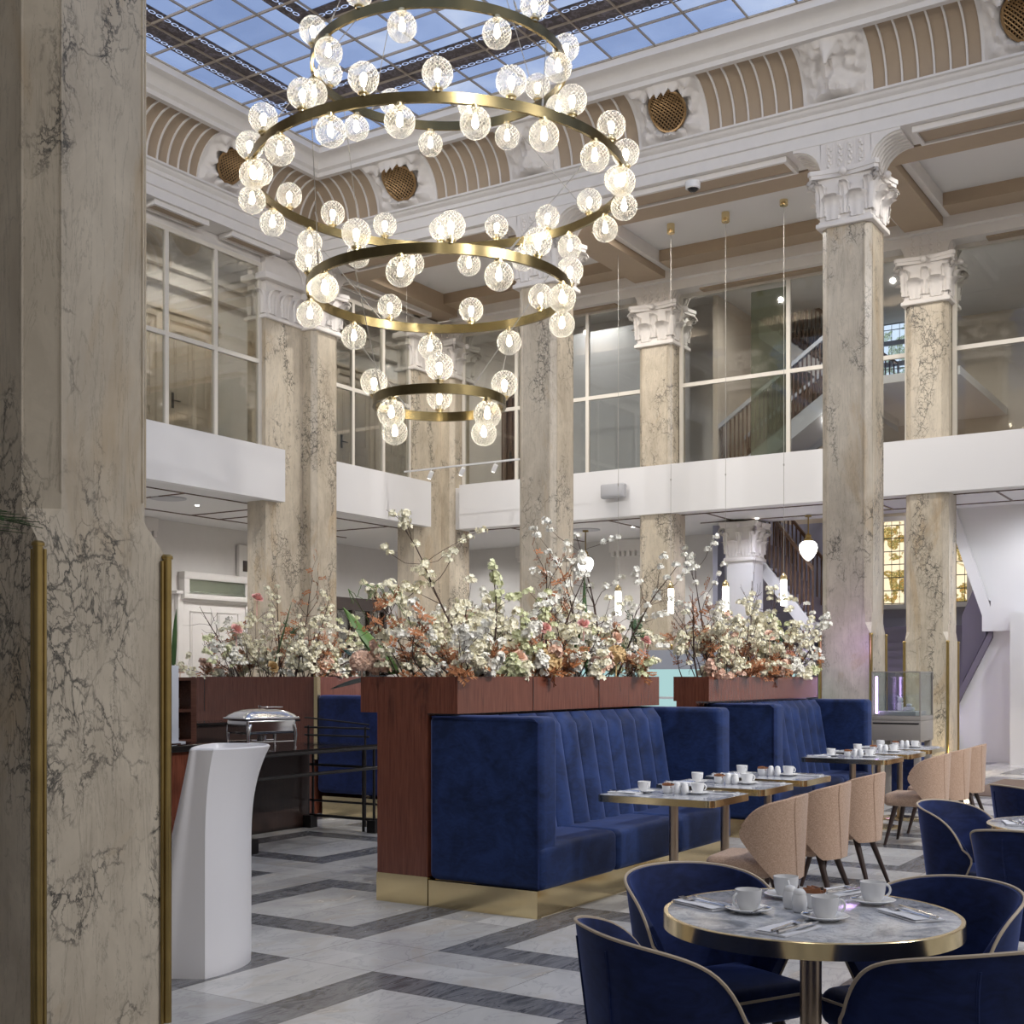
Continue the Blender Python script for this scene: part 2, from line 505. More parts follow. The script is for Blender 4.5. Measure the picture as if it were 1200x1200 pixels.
M['velvet2'] = velvet('midnight blue velvet', (.008,.015,.060), (.22,.32,.80), .60)
M['tan'] = weave('tan woven fabric', (.36,.23,.15), (.60,.42,.31))
M['pipe'] = plain('beige piping cord', (.55,.45,.33), .5)
M['porc'] = plain('white porcelain', (.80,.80,.80), .12)
M['linen'] = plain('white napkin linen', (.78,.78,.80), .8, bump=.2, bs=200)
M['steel'] = plain('polished steel', (.70,.70,.72), .14, 1.0)
M['black'] = plain('blackened steel', (.018,.016,.016), .4, .4)
M['blacktop'] = plain('black glass top', (.012,.011,.011), .08)
M['packet'] = plain('brown sugar paper', (.30,.12,.05), .6)
M['packetd'] = plain('dark brown sugar paper', (.05,.03,.025), .6)
M['lectern'] = plain('white moulded plastic', (.78,.77,.79), .30)
M['glass'] = thin_glass('window glass', (.84,.84,.81), .03)
M['greenglass'] = thin_glass('greenish glass fin', (.72,.78,.70), .05, .05, .28, (.45,.48,.40))
M['caseglass'] = thin_glass('display case glass', (.93,.96,.96), .05)
M['cut'] = cut_glass()
M['bulb'] = emit('warm filament bulb', (1.0,.86,.64), 26)
M['pend'] = emit('lit pendant tube', (1.0,.93,.80), 16)
M['opal'] = emit('lit opal glass', (1.0,.97,.92), 4)
M['spot'] = emit('lit downlight lens', (1.0,.95,.88), 8)
M['cable'] = plain('thin steel cable', (.40,.38,.35), .6, .2)
M['sky'] = sky_glass()
M['orn'] = ornament_glass()
M['chain'] = emit('pale blue chain glass', (.40,.50,.75), .9)
M['bars'] = plain('bronze glazing bar', (.36,.31,.26), .4, .3)
M['lattice'] = plain('gilt lattice', (.32,.20,.09), .4, .6)
M['void'] = plain('dark duct behind lattice', (.02,.014,.01), .9)
M['warmwin'] = leaded('warm stained glass', ((.90,.74,.50), (.45,.22,.06), (.08,.12,.04), (.65,.45,.18)), 1.0, 6)
M['bluewin'] = leaded('pale stained glass', ((.62,.76,1.0), (.10,.12,.14), (.30,.40,.25), (.50,.62,.85)), 1.2, 6)
M['cyan'] = emit('backlit aqua glass', (.55,.85,.85), .55)
M['purplelamp'] = emit('lit violet tube', (.70,.45,1.0), 8)
M['greyunit'] = plain('taupe lacquer', (.33,.30,.27), .35)
M['greywood'] = plain('grey soft panel', (.45,.47,.52), .5)
M['rug'] = plain('brown woven mat', (.16,.11,.085), .95, var=.3, vs=30)
M['plastic'] = plain('grey loudspeaker shell', (.42,.42,.44), .5)
def petal(name, col, var=.1, vs=9.0):
    m, t, out = nt(name)
    f, _ = noise_(t, coords(t), vs, 4)
    c = mix_(t, f, tuple(x*(1-var) for x in col), tuple(min(1, x*(1+var)) for x in col))
    a = N(t, 'ShaderNodeBsdfDiffuse'); b = N(t, 'ShaderNodeBsdfTranslucent'); L(t, c, a.inputs[0]); L(t, c, b.inputs[0])
    x = N(t, 'ShaderNodeMixShader'); x.inputs[0].default_value = .45
    L(t, a.outputs[0], x.inputs[1]); L(t, b.outputs[0], x.inputs[2]); L(t, x.outputs[0], out.inputs[0])
    return m
M['petal'] = petal('cream petal', (.95,.90,.70)); M['petalw'] = petal('white petal', (.95,.92,.80)); M['petalg'] = petal('greenish white petal', (.88,.88,.66))
M['blush'] = petal('blush petal', (.90,.68,.55)); M['pink'] = petal('pink petal', (.88,.52,.48)); M['golden'] = petal('ochre petal', (.80,.62,.38))
M['rust'] = petal('rust leaf', (.45,.19,.075), .3)
M['stem'] = plain('brown bark', (.055,.030,.022), .8, var=.3, vs=20)
M['petal'] = plain('cream petal', (.90,.85,.66), .6, var=.12, vs=9)
M['petalw'] = plain('white petal', (.90,.88,.80), .6, var=.06, vs=9)
M['petalg'] = plain('greenish white petal', (.76,.78,.50), .6, var=.08, vs=9)
M['blush'] = plain('blush petal', (.80,.55,.42), .6, var=.12, vs=12)
M['pink'] = plain('pink petal', (.82,.46,.42), .6, var=.15, vs=12)
M['golden'] = plain('ochre petal', (.66,.46,.22), .6, var=.15, vs=12)
M['rust'] = plain('rust leaf', (.38,.15,.055), .6, var=.35, vs=14)
M['leaf'] = plain('green leaf', (.045,.10,.030), .4, var=.3, vs=8)
M['leafb'] = plain('bright green leaf', (.09,.18,.035), .45, var=.2, vs=8)
M['deep'] = plain('deep green glossy leaf', (.015,.05,.035), .25, var=.3, vs=8)
M['soil'] = plain('dark moss bed', (.03,.03,.015), .95, var=.4, vs=30)
M['stairwood'] = wood('brown stair oak', (.07,.035,.020), (.13,.065,.035), .4)
M['purplecarpet'] = plain('purple grey stair stone', (.15,.13,.17), .6)
M['sofa'] = M['velvet']

# ================================================================== THE SETTING
def place_floor():
    mb = MB(); mb.box(-6, 30, -10, 22, -.1, 0)
    struct('floor', mb, M['floor'])
place_floor()

XF, YF = 16.4, 14.5          # atrium faces: back colonnade and left colonnade
XE, YE = -6.0, -7.0          # how far the runs go out of the picture
def sweepL(mb, prof, mi=0, x0=2.6, y0=YE):
    """profile (q towards the hall, z) carried along back side then left side with a mitre"""
    path = lambda q: ((XF-q, y0), (XF-q, YF-q), (x0, YF-q))
    vs = []; fs = []
    for (q, z) in prof:
        for (x, y) in path(q): vs.append((x, y, z))
    for i in range(len(prof)-1):
        for k in range(2):
            a = i*3+k
            fs.append((a, a+1, a+4, a+3))
    mb.add(vs, fs, mi)
# architrave
mb = MB()
sweepL(mb, [(-.7,8.65),(0,8.65),(0,8.80),(.03,8.81),(.03,8.97),(.06,8.98),(.06,9.04),(.10,9.06),(.12,9.10),(.16,9.11),(.16,9.14),(.03,9.15),(.03,9.16)])
struct('trim_architrave', mb, M['white'])
# inset beige panels under the architrave soffit, framed
YC = [0.3, 5.2, 10.05, 14.85]
mb = MB()
for a, b in ((-4.6, .0), (.6, 4.72), (5.68, 9.57), (10.53, 14.4)):
    mb.box(16.55, 16.95, a+.42, b-.42, 8.60, 8.652)
mb2 = MB()
for a, b in ((-4.6, .0), (.6, 4.72), (5.68, 9.57), (10.53, 14.4)):
    for (x0, x1, y0, y1) in ((16.50,16.55,a+.37,b-.37),(16.95,17.0,a+.37,b-.37),(16.55,16.95,a+.37,a+.42),(16.55,16.95,b-.42,b-.37)):
        mb2.box(x0, x1, y0, y1, 8.57, 8.66)
for a, b in ((12.9, 14.0), (14.5, 15.6), (17.4, 18.5), (18.8, 19.9)):
    mb.box(a+.05, b-.05, 14.60, 14.80, 8.60, 8.652)
    for (x0, x1, y0, y1) in ((a,b,14.55,14.6),(a,b,14.8,14.85),(a,a+.05,14.6,14.8),(b-.05,b,14.6,14.8)):
        mb2.box(x0, x1, y0, y1, 8.57, 8.66)
struct('ceiling_soffit_inset', mb, M['beige'])
struct('trim_soffit', mb2, M['white'])

# cove: panels, ribs, carved stretches
def cove(side, s, t, off=0.0):
    """s runs along the wall, t 0..1 from ledge to top; off towards the hall"""
    a = t*PI/2
    nx, nz = math.cos(a), -math.sin(a)   # towards the centre of curvature
    q = .60 - .57*math.cos(a) + off*nx; z = 9.16 + .64*math.sin(a) + off*nz
    return (XF-q, s, z) if side == 'back' else (s, YF-q, z)
NT = 12
mb = MB()
sweepL(mb, [(.60 - .57*math.cos(PI/2*i/NT), 9.16 + .64*math.sin(PI/2*i/NT)) for i in range(NT+1)])
struct('trim_cove', mb, M['beige'])
REL = [('back', 5.28, .44, 'fig'), ('back', 10.0, .42, 'fig'), ('back', 7.67, .52, 'gr'), ('back', 12.45, .58, 'gr'), ('back', 2.9, .52, 'gr'), ('left', 14.2, .52, 'gr'), ('back', .4, .44, 'fig'), ('left', 11.6, .44, 'fig')]
mb = MB()
for side, runs in (('back', [(-4, -.04), (.84, 2.38), (3.42, 4.84), (5.72, 7.15), (8.19, 9.58), (10.42, 11.87), (13.03, 14.6)]), ('left', [(9.5, 11.16), (12.04, 13.68), (14.72, 16.4)])):
    for (a, b) in runs:
        n = max(2, round((b-a)/.215)); corner = (side == 'back' and b > 14.5) or (side == 'left' and b > 16.3)
        for k in range(n+1):
            s = a + (b-a)*k/n
            w = .012 if 0 < k < n else .03
            pts = []
            for i in range(NT+1):
                t_ = i/NT
                p = cove(side, s, t_)
                # stop at the mitre
                if side == 'back' and p[1] > YF - (XF - p[0]) - .0: break
                if side == 'left' and p[0] > XF - (YF - p[1]) - .0: break
                pts.append(t_)
            if len(pts) < 2: continue
            tm = pts[-1]
            mb.slab(lambda u, v: cove(side, s + (u-.5)*2*w, v*tm, .022), lambda u, v: cove(side, s + (u-.5)*2*w, v*tm, -.01), 1, NT)
struct('trim_cove_rib', mb, M['white'])
# white ledges above and below the cove, ceiling cornice round the laylight
mb = MB()
sweepL(mb, [(.60,9.80),(.57,9.79),(.57,9.76),(.66,9.76),(.66,9.83),(.72,9.86),(.74,9.92),(.80,9.97),(.86,9.98),(.95,10.0),(.95,10.10),(1.0,10.10)])
struct('trim_cornice', mb, M['white'])

def relief_height(kind, u, v):
    """raised carving of acanthus, drapery and scrolls; u,v in 0..1"""
    x = (u-.5)*2; y = v
    h = 0.0
    if kind == 'fig':
        body = math.exp(-((x/.34)**2)) * (.5+.5*math.cos((y-.5)*2.2))
        h += .055*body*(1+.35*math.sin(22*x)*math.sin(9*y))
        for (cx, cy, r, a) in ((0,.84,.17,.09),(0,.3,.28,.05),(-.5,.75,.2,.05),(.5,.75,.2,.05),(.0,.06,.25,.05),(-.45,.1,.2,.05),(.45,.1,.2,.05),(-.68,.42,.18,.045),(.68,.42,.18,.045)):
            h += a*math.exp(-(((x-cx)/r)**2 + ((y-cy)/(r*.8))**2))
        h += .018*abs(math.sin(9*x+5*y))*abs(math.sin(13*y-4*x))
    else:
        rr = math.hypot(x/.62, (y-.5)/.40)
        h += .05*math.exp(-((rr-1.12)/.16)**2)*(1+.5*math.sin(14*math.atan2(y-.5, x)))
        for (cx, cy, r) in ((-.75,.12,.2),(.75,.12,.2),(-.75,.88,.2),(.75,.88,.2),(0,.04,.2),(0,.97,.2)):
            h += .045*math.exp(-(((x-cx)/r)**2 + ((y-cy)/(r*.8))**2))
    h += .022*noise.noise(Vector((x*6, y*8, 3.1))) + .014*abs(noise.noise(Vector((x*13, y*15, 7.1))))
    edge = min(1, min(u, 1-u, v, 1-v)*14)
    return .018 + max(0, h)*1.9*edge
for k, (side, c, hw, kind) in enumerate(REL):
    mb = MB()
    if kind == 'gr':
        out = lambda u, v: cove(side, c+(u-.5)*2*hw, v, relief_height('gr', u, v))
    else:
        out = lambda u, v: cove(side, c+(u-.5)*2*hw, v, relief_height('fig', u, v))
    mb.slab(out, lambda u, v: cove(side, c+(u-.5)*2*hw, v, -.01), 30, 34)
    where = {('back',5.28): 'carved white stucco figure relief in the cove over the tall front right column',
             ('back',10.0): 'carved white stucco figure relief in the cove behind the brass chandelier',
             ('back',7.67): 'carved white surround of the gilt oval grille on the right cove',
             ('back',12.45): 'carved white surround of the oval grille behind the chandelier left of centre',
             ('back',2.9): 'carved white surround of the grille cut by the right edge of the photo',
             ('left',14.2): 'carved white surround of the oval grille on the left cove',
             ('back',.4): None, ('left',11.6): None}[(side, c)]
    if where is None: continue
    if kind == 'gr':
        root = thing('stucco_relief', where, 'relief', cove(side, c, 0))
        o = mb.build('carved_surround', M['stucco'], root, loc=[-q for q in cove(side, c, 0)])
        # oval void and lattice
        g = MB(); cc = cove(side, c, 0)
        def opt(a, rr, off): return cove(side, c + hw*.50*rr*math.cos(a), .5+.36*rr*math.sin(a), off)
        nn = 28; vs = [opt(0, 0, .07)] + [opt(2*PI*i/nn, 1, .05) for i in range(nn)]
        g.add(vs, [(0, 1+i, 1+(i+1) % nn) for i in range(nn)])
        g.build('grille_backing', M['void'], root, loc=[-q for q in cc])
        g = MB()
        for sg in (-1, 1):
            for i in range(-9, 10):
                cst = i*.155
                pts = []
                for j in range(-12, 13):
                    w = j/12*1.0
                    a_, b_ = (cst + w)/math.sqrt(2)*1.0, sg*(w - cst)/math.sqrt(2)
                    if a_*a_ + b_*b_ <= 1.0: pts.append(cove(side, c + hw*.5*a_, .5 + .36*b_, .095))
                if len(pts) > 1: g.tube(pts, .011, 4)
        g.tube([opt(2*PI*i/nn, 1.02, .09) for i in range(nn)], .022, 6, closed=True)
        g.build('gilt_lattice', M['lattice'], root, loc=[-q for q in cc])
    else:
        o = mb.build('stucco_relief', M['stucco']); tag(o, where, 'relief')

# laylight
mb = MB(); mb.box(2.0, 15.45, YE, 13.55, 10.13, 10.16)
sk = struct('ceiling_laylight', mb, M['sky'], smooth=0)
mb = MB()
def frame_rect(mb, x0, x1, y0, y1, w, z):
    mb.box(x1-w, x1, y0, y1, z-.004, z); mb.box(x0, x1-w, y1-w, y1, z-.004, z)
mb.box(13.95, 14.60, YE, 13.20, 10.118, 10.13); mb.box(2.0, 13.95, 12.57, 13.20, 10.118, 10.13)
mb.box(12.25, 12.55, YE, 11.25, 10.118, 10.13); mb.box(2.0, 12.25, 10.95, 11.25, 10.118, 10.13)
mb.build('ornament_band', M['orn'], sk, smooth=0)
mb = MB()
def chainrow(along, c0, s0, s1, w=.035, l=.13):
    s = s0
    while s < s1:
        vs = []; nn = 10
        for rr in (1.0, .62):
            for i in range(nn):
                a = 2*PI*i/nn
                du, dv = math.cos(a)*l*.46*rr, math.sin(a)*w*rr
                vs.append((c0+dv, s+du, 10.112) if along == 'y' else (s+du, c0+dv, 10.112))
        mb.add(vs, [(i, (i+1) % nn, nn+(i+1) % nn, nn+i) for i in range(nn)])
        s += l
for c0 in (14.02, 14.53): chainrow('y', c0, 2, 13.1)
for c0 in (12.64, 13.13): chainrow('x', c0, 7, 14.5)
chainrow('y', 12.40, 2, 11.1); chainrow('x', 11.10, 7, 12.3)
mb.build('chain_pattern', M['chain'], sk, smooth=0, recalc=False)
mb = MB()
x = 15.45
while x > 2:
    mb.box(x-.011, x+.011, YE, 13.55, 10.095, 10.125); x -= .585
y = 13.55
while y > YE:
    mb.box(2.0, 15.45, y-.011, y+.011, 10.097, 10.122); y -= .67
mb.build('glazing_bar', M['bars'], sk, smooth=0)

# gallery ceilings behind both colonnades
mb = MB(); mb.box(17.1, 27.2, YE, 19, 9.0, 9.1); mb.box(2.6, 17.1, 15.2, 19, 9.0, 9.1)
struct('ceiling_gallery', mb, M['ceil'])
mb = MB()
mb.box(17.12, 17.60, YE, 14.5, 8.63, 9.0); mb.box(19.95, 20.5, YE, 14.5, 8.80, 9.0)
for yc in YC[:3]:
    mb.box(17.1, 20.6, yc-.30, yc+.30, 8.66, 9.0)
mb.box(17.1, 20.5, 14.3, 15.2, 8.66, 9.0)
struct('ceiling_beam', mb, M['beige'])
mb = MB()
mb.box(17.02, 17.12, YE, 14.5, 8.66, 8.84)
for yc in YC[:3]:
    for sg in (-1, 1): mb.box(17.6, 20.42, yc+sg*.36-.05, yc+sg*.36+.05, 8.785, 9.0)
mb.box(20.42, 20.62, YE, 14.5, 8.62, 9.0)
struct('trim_ceiling', mb, M['white'])
# header over the rear glazing
mb = MB(); mb.box(20.55, 21.2, YE, 14.5, 8.46, 8.66)
mb.box(10, 20.5, 14.9, 15.2, 8.46, 8.66)
struct('wall_header', mb, M['white'])
mb = MB()
for a, b in ((.9, 4.5), (5.9, 9.4), (10.7, 13.9)):
    mb.box(20.68, 20.98, a+.2, b-.2, 8.43, 8.462)
struct('ceiling_header_inset', mb, M['beige'])

# ------------------------------------------------ capitals and columns
def leaf_curl(mb, base, outd, side, h, w, reach, M4=None):
    """one acanthus leaf, base point, outward dir (2d), height"""
    ox, oy = outd; sx, sy = side
    def f(u, v, off):
        a = (u-.5)*2
        c = max(0, (v-.55)/.45)
        zz = h*(.92*v if v < .55 else .92*(.55 + .36*math.sin(c*PI*.62)))
        out = reach*(.10*v + 1.25*(1-math.cos(c*PI*.62))) + .024*(1-a*a) + off
        tip = math.sqrt(max(.02, 1-max(0, (v-.68)/.32)**2.2))
        ww = w*(.78+.34*math.sin(v*PI*.8))*tip*(1+.11*math.sin(v*34)*(1-.3*v))
        out += .012*math.cos(a*PI*2.6) - .010*math.exp(-(a/.12)**2)*(1-c)
        return (base[0]+ox*out+sx*a*ww/2, base[1]+oy*out+sy*a*ww/2, base[2]+zz)
    mb.slab(lambda u, v: f(u, v, .014), lambda u, v: f(u, v, -.012), 8, 14, M=M4)
def scroll(mb, c, d, r=.07):
    """corner volute pointing along d"""
    pts = []; rad = []
    for i in range(26):
        a = i/25*2.6*PI; rr = r*(1-.72*i/25)
        pts.append((c[0]+d[0]*(rr*math.cos(a)), c[1]+d[1]*(rr*math.cos(a)), c[2]+rr*math.sin(a)))
        rad.append(.026*(1-.35*i/25))
    mb.tube(pts, rad, 6)
def capital_mb(h=.34, H=.80):
    """capital .80 tall: astragal, leaves, volutes, abacus; then corbel block above"""
    b = MB()
    b.rbox(-h-.05, h+.05, -h-.05, h+.05, 0, .06, .012, 1)
    b.rbox(-h-.02, h+.02, -h-.02, h+.02, .06, .09, .01, 1)
    b.add([(-h,-h,.09),(h,-h,.09),(h,h,.09),(-h,h,.09),(-h-.04,-h-.04,.66),(h+.04,-h-.04,.66),(h+.04,h+.04,.66),(-h-.04,h+.04,.66)], [(0,3,2,1),(4,5,6,7),(0,1,5,4),(1,2,6,5),(2,3,7,6),(3,0,4,7)])
    for (ox, oy) in ((1,0),(-1,0),(0,1),(0,-1)):
        sx, sy = -oy, ox
        for c in (-.5, .5):
            leaf_curl(b, (ox*h+sx*c*h*.98, oy*h+sy*c*h*.98, .09), (ox, oy), (sx, sy), .36, h*.72, .09)
        for c in (-.96, 0, .96):
            leaf_curl(b, (ox*(h+.005)+sx*c*h, oy*(h+.005)+sy*c*h, .15), (ox, oy), (sx, sy), .48, h*.42, .08)
    for sx in (-1, 1):
        for sy in (-1, 1):
            q = .7071
            c = (sx*(h+.05), sy*(h+.05), .56)
            for off in (-.028, .028):
                scroll(b, (c[0]-sy*off*0+sx*.02, c[1]+off*sx*0+sy*.02, c[2]), (sx*q, sy*q), .085)
                b.sphere((sx*(h+.10), sy*(h+.10), .55), .04, 8, 6)
    # concave abacus
    n = 8; poly = []
    hw = h+.16
    for k in range(4):
        a0 = PI/4 + k*PI/2; a1 = a0 + PI/2
        p0 = Vector((math.cos(a0), math.sin(a0)))*hw*1.36; p1 = Vector((math.cos(a1), math.sin(a1)))*hw*1.36
        mid = (p0+p1)/2
        for i in range(n):
            u = .06+.88*i/(n-1); p = p0.lerp(p1, u)
            p -= mid.normalized()*.085*math.sin(u*PI)
            poly.append((p.x, p.y))
    b.prism(poly, 2, .64, .69)
    b.prism([(x*1.035, y*1.035) for x, y in poly], 2, .69, .75)
    for (ox, oy) in ((1,0),(-1,0),(0,1),(0,-1)):
        b.sphere((ox*(h+.12), oy*(h+.12), .68), .055, 8, 6)
    return b
def corbel_mb(h=.34, z0=.75, z1=1.145, spread=.38, axis='y'):
    """carved block with ribbed curved brackets spreading along the beam"""
    b = MB()
    b.box(-h, h, -h, h, z0, z1)
    n = 8
    for sg in (-1, 1):
        poly = [(sg*h*.98, z1)]
        for i in range(n+1):
            a = i/n*PI/2
            poly.append((sg*(h + spread*(1-math.cos(a))), z0+.02 + (z1-z0-.06)*math.sin(a)))
        poly.append((sg*(h+spread), z1))
        if axis == 'y': b.prism(poly, 0, -h+.0, h-.0)
        else: b.prism(poly, 1, -h, h)
        for k in range(7):
            w = -h+.06 + k*(2*h-.12)/6
            pts = []
            for i in range(n+1):
                a = i/n*PI/2
                y_, z_ = sg*(h+spread*(1-math.cos(a))), z0+.02+(z1-z0-.06)*math.sin(a)
                pts.append((w, y_, z_) if axis == 'y' else (y_, w, z_))
            b.tube(pts, .017, 5)
    # raised leaf strings on the faces
    for (ox, oy) in ((-1,0),(0,-1),(1,0),(0,1)):
        sx, sy = -oy, ox
        for c in (-.62, -.2, .2, .62):
            for k in range(7):
                z = z0+.07+k*(z1-z0-.1)/7
                b.sphere((ox*h+sx*(c*h+(.014 if k % 2 else -.014)), oy*h+sy*(c*h+(.014 if k % 2 else -.014)), z), .024, 6, 4)
            for e in (-.05, .05):
                p = (ox*(h+.003)+sx*(c*h+e), oy*(h+.003)+sy*(c*h+e))
                b.tube([(p[0], p[1], z0+.03), (p[0], p[1], z1-.03)], .007, 4)
    return b
CAP = capital_mb(); COR = corbel_mb(); CORX = corbel_mb(axis='x')
def shaft_mb(h, zb, zt, ch=.07, hb=None, zs=2.05, ze=2.22):
    """square foot, above it corners cut back with lamb's-tongue stops"""
    hb = hb or h+.02
    b = MB()
    # bottom square part
    b.box(-hb, hb, -hb, hb, zb, zs)
    # transition: square to octagon
    sq = [(hb,-hb),(hb,hb),(-hb,hb),(-hb,-hb)]
    low = []; top = []
    for (x, y) in ((hb,-hb),(hb,hb),(-hb,hb),(-hb,-hb)):
        low += [(x, y), (x, y)]
    for k, (sx, sy) in enumerate(((1,-1),(1,1),(-1,1),(-1,-1))):
        pa = (sx*(h-ch), sy*h); pb = (sx*h, sy*(h-ch))
        if k in (0, 2): top += [pa, pb]
        else: top += [pb, pa]
    vs = [(x, y, zs) for x, y in low] + [(x, y, ze) for x, y in top] + [(x, y, zt) for x, y in top]
    fs = []
    for i in range(8):
        j = (i+1) % 8
        if i % 2 == 0: fs.append((i, 8+j, 8+i))
        else: fs.append((i, j, 8+j, 8+i))
        fs.append((8+i, 8+j, 16+j, 16+i))
    fs.append(tuple(16+i for i in range(8)))
    b.add(vs, fs)
    return b, top
COLS = []
def column(x, y, label, h=.34, full=True, wing=None, strips=((1,-1),(-1,-1),(-1,1)), axis='y', ztop=7.53, stripz=2.08):
    root = thing('marble_column', label, 'column', (x, y, 0), 0)
    b, top = shaft_mb(h-.01, 0, ztop, hb=h+.0)
    b.build('shaft', M['column'], root, smooth=0)
    # raised margins beside the cut corners
    g = MB()
    for (sx, sy) in ((1,-1),(-1,-1),(-1,1)):
        hh = h-.01
        for (px, py) in ((sx*(hh-.085), sy*(hh+.002)), (sx*(hh+.002), sy*(hh-.085))):
            g.tube([(px, py, 2.35), (px, py, ztop-.02)], .007, 6)
    g.build('moulding', M['column'], root)
    for (sx, sy) in strips:
        s = MB()
        s.lathe([(.022,0),(.022,stripz-.03),(.03,stripz-.03),(.03,stripz-.015),(.018,stripz),(.001,stripz)], 12, (sx*(h+.004), sy*(h+.004), 0))
        for k in (-1, 1):
            s.lathe([(.008,0),(.008,stripz-.03)], 6, (sx*(h+.006)+k*.018*(sy if 0 else 1)*(-sx if k > 0 else 0), sy*(h+.006)+(k*.018*(-sy) if k < 0 else 0)*-1, 0))
        s.build('brass_corner_strip', M['aged'], root)
    if full:
        c = MB(); c.add(CAP.v, CAP.f); c.build('capital', M['stucco'], root, loc=(0,0,ztop-.02))
        q = COR if axis == 'y' else CORX
        c = MB(); c.add(q.v, q.f); c.build('corbel', M['stucco'], root, loc=(0,0,ztop-.02))
    if wing:
        for (x0, x1, y0, y1, zt) in wing:
            w = MB(); w.box(x0-x, x1-x, y0-y, y1-y, 0, zt); w.build('pilaster', M['column'], root, smooth=0)
            w = MB()
            w.rbox(x0-x-.05, x1-x+.05, y0-y-.05, y1-y+.05, zt, zt+.06, .012, 1)
            w.box(x0-x+.0, x1-x, y0-y, y1-y, zt+.06, zt+1.1)
            n = 3
            for k in range(n):
                cx = x0-x + (x1-x0)*(k+.5)/n
                leaf_curl(w, (cx, y0-y, zt+.09), (0,-1), (1,0), .45, .2, .09)
                cy = y0-y + (y1-y0)*(k+.5)/n
                leaf_curl(w, (x0-x, cy, zt+.09), (-1,0), (0,1), .45, min(.2, (y1-y0)/3), .08)
            w.rbox(x0-x-.12, x1-x+.1, y0-y-.12, y1-y+.05, zt+.64, zt+.75, .02, 1)
            w.build('pilaster_capital', M['stucco'], root)
    return root
column(16.75, 5.2, 'tall free-standing marble column right of the planters, its carved capital fully seen')
column(20.9, 5.2, 'marble column behind and right of the tallest one, beside the display case')
column(16.75, 10.03, 'marble column right of the small lowest chandelier ring, in the middle of the hall')
column(20.9, 10.03, 'rear marble column between the grey wall loudspeaker and the staircase glazing')
column(16.75, 14.85, 'broad marble pier left of centre, behind the left flower planter', wing=[(15.5, 16.42, 14.78, 15.2, 7.53)], axis='x')
column(20.9, 14.85, 'marble pier standing in the far corner of the hall behind the tallest blossom branch', wing=[(19.65, 20.58, 14.8, 15.2, 7.53)])
# the near one, larger in the picture
near = thing('marble_column', 'huge near marble column filling the left edge of the photo', 'column', (3.45, 4.51, 0))
b, top = shaft_mb(.31, 0, 8.65, ch=.105, hb=.32, zs=2.03, ze=2.17)
b.build('shaft', M['column'], near, smooth=0)
g = MB()
for (sx, sy) in ((1,-1),(-1,-1),(-1,1)):
    for (px, py) in ((sx*(.31-.104), sy*.311), (sx*.311, sy*(.31-.104))):
        g.tube([(px, py, 2.24), (px, py, 8.4)], .006, 6)
g.build('moulding', M['column'], near)
g = MB()
# sunk panel frame on the cut corner: bottom stop bar
q = .31-.052
g.tube([(-.31+.012, -.31+.105, 2.24), (-.31+.105, -.31+.012, 2.24)], .007, 6)
g.build('panel_stop', M['column'], near)
for (sx, sy) in ((1,-1),(-1,-1),(-1,1)):
    s = MB()
    top_z = 2.03
    s.lathe([(.020,0),(.020,top_z-.02),(.026,top_z-.02),(.026,top_z-.008),(.018,top_z),(.001,top_z)], 14, (sx*.327, sy*.327, 0))
    s.lathe([(.008,0),(.008,top_z-.03)], 8, (sx*.322-sx*.024, sy*.330, 0))
    s.lathe([(.008,0),(.008,top_z-.03)], 8, (sx*.330, sy*.322-sy*.024, 0))
    s.build('brass_corner_strip', M['aged'], near)

# ------------------------------------------------ balcony fronts (floor slab edge) and upper floor
mb = MB(); mb.box(20.52, 20.66, YE, 14.32, 4.45, 5.33)
struct('wall_balcony_back', mb, M['fascia'], smooth=0)
mb = MB(); mb.box(9, 15.76, 14.58, 14.74, 4.45, 5.33); mb.box(17.05, 19.92, 14.58, 14.74, 4.45, 5.33)
struct('wall_balcony_left', mb, M['fascia'], smooth=0)
mb = MB(); mb.box(20.66, 22.9, YE, 20, 4.47, 5.3); mb.box(22.9, 27.2, 9.9, 20, 4.47, 5.3); mb.box(9, 20.66, 15.2, 20, 4.47, 5.3); mb.box(9, 15.5, 14.74, 15.2, 4.47, 5.3); mb.box(17.1, 19.65, 14.74, 15.2, 4.47, 5.3)
struct('floor_gallery', mb, M['ceil'], smooth=0)
mb = MB()
for (x0, x1, y0, y1) in ((21.0,21.03,-5,14.4),(22.3,22.33,-5,9.9),(21.0,22.3,4.2,4.23),(21.0,22.3,6.2,6.23),(21.0,22.3,9.2,9.23),(21.0,24,11.2,11.23),(21.0,24,13.4,13.43),
                         (10,20.6,15.3,15.33),(10,20.6,17.3,17.33),(14.2,14.23,15.3,17.3),(16.2,16.23,15.3,17.3),(16.9,16.93,15.3,17.3),(19.5,19.53,15.3,17.3)):
    mb.box(x0, x1, y0, y1, 4.455, 4.472)
struct('trim_ceiling_line', mb, M['stairwood'], smooth=0)

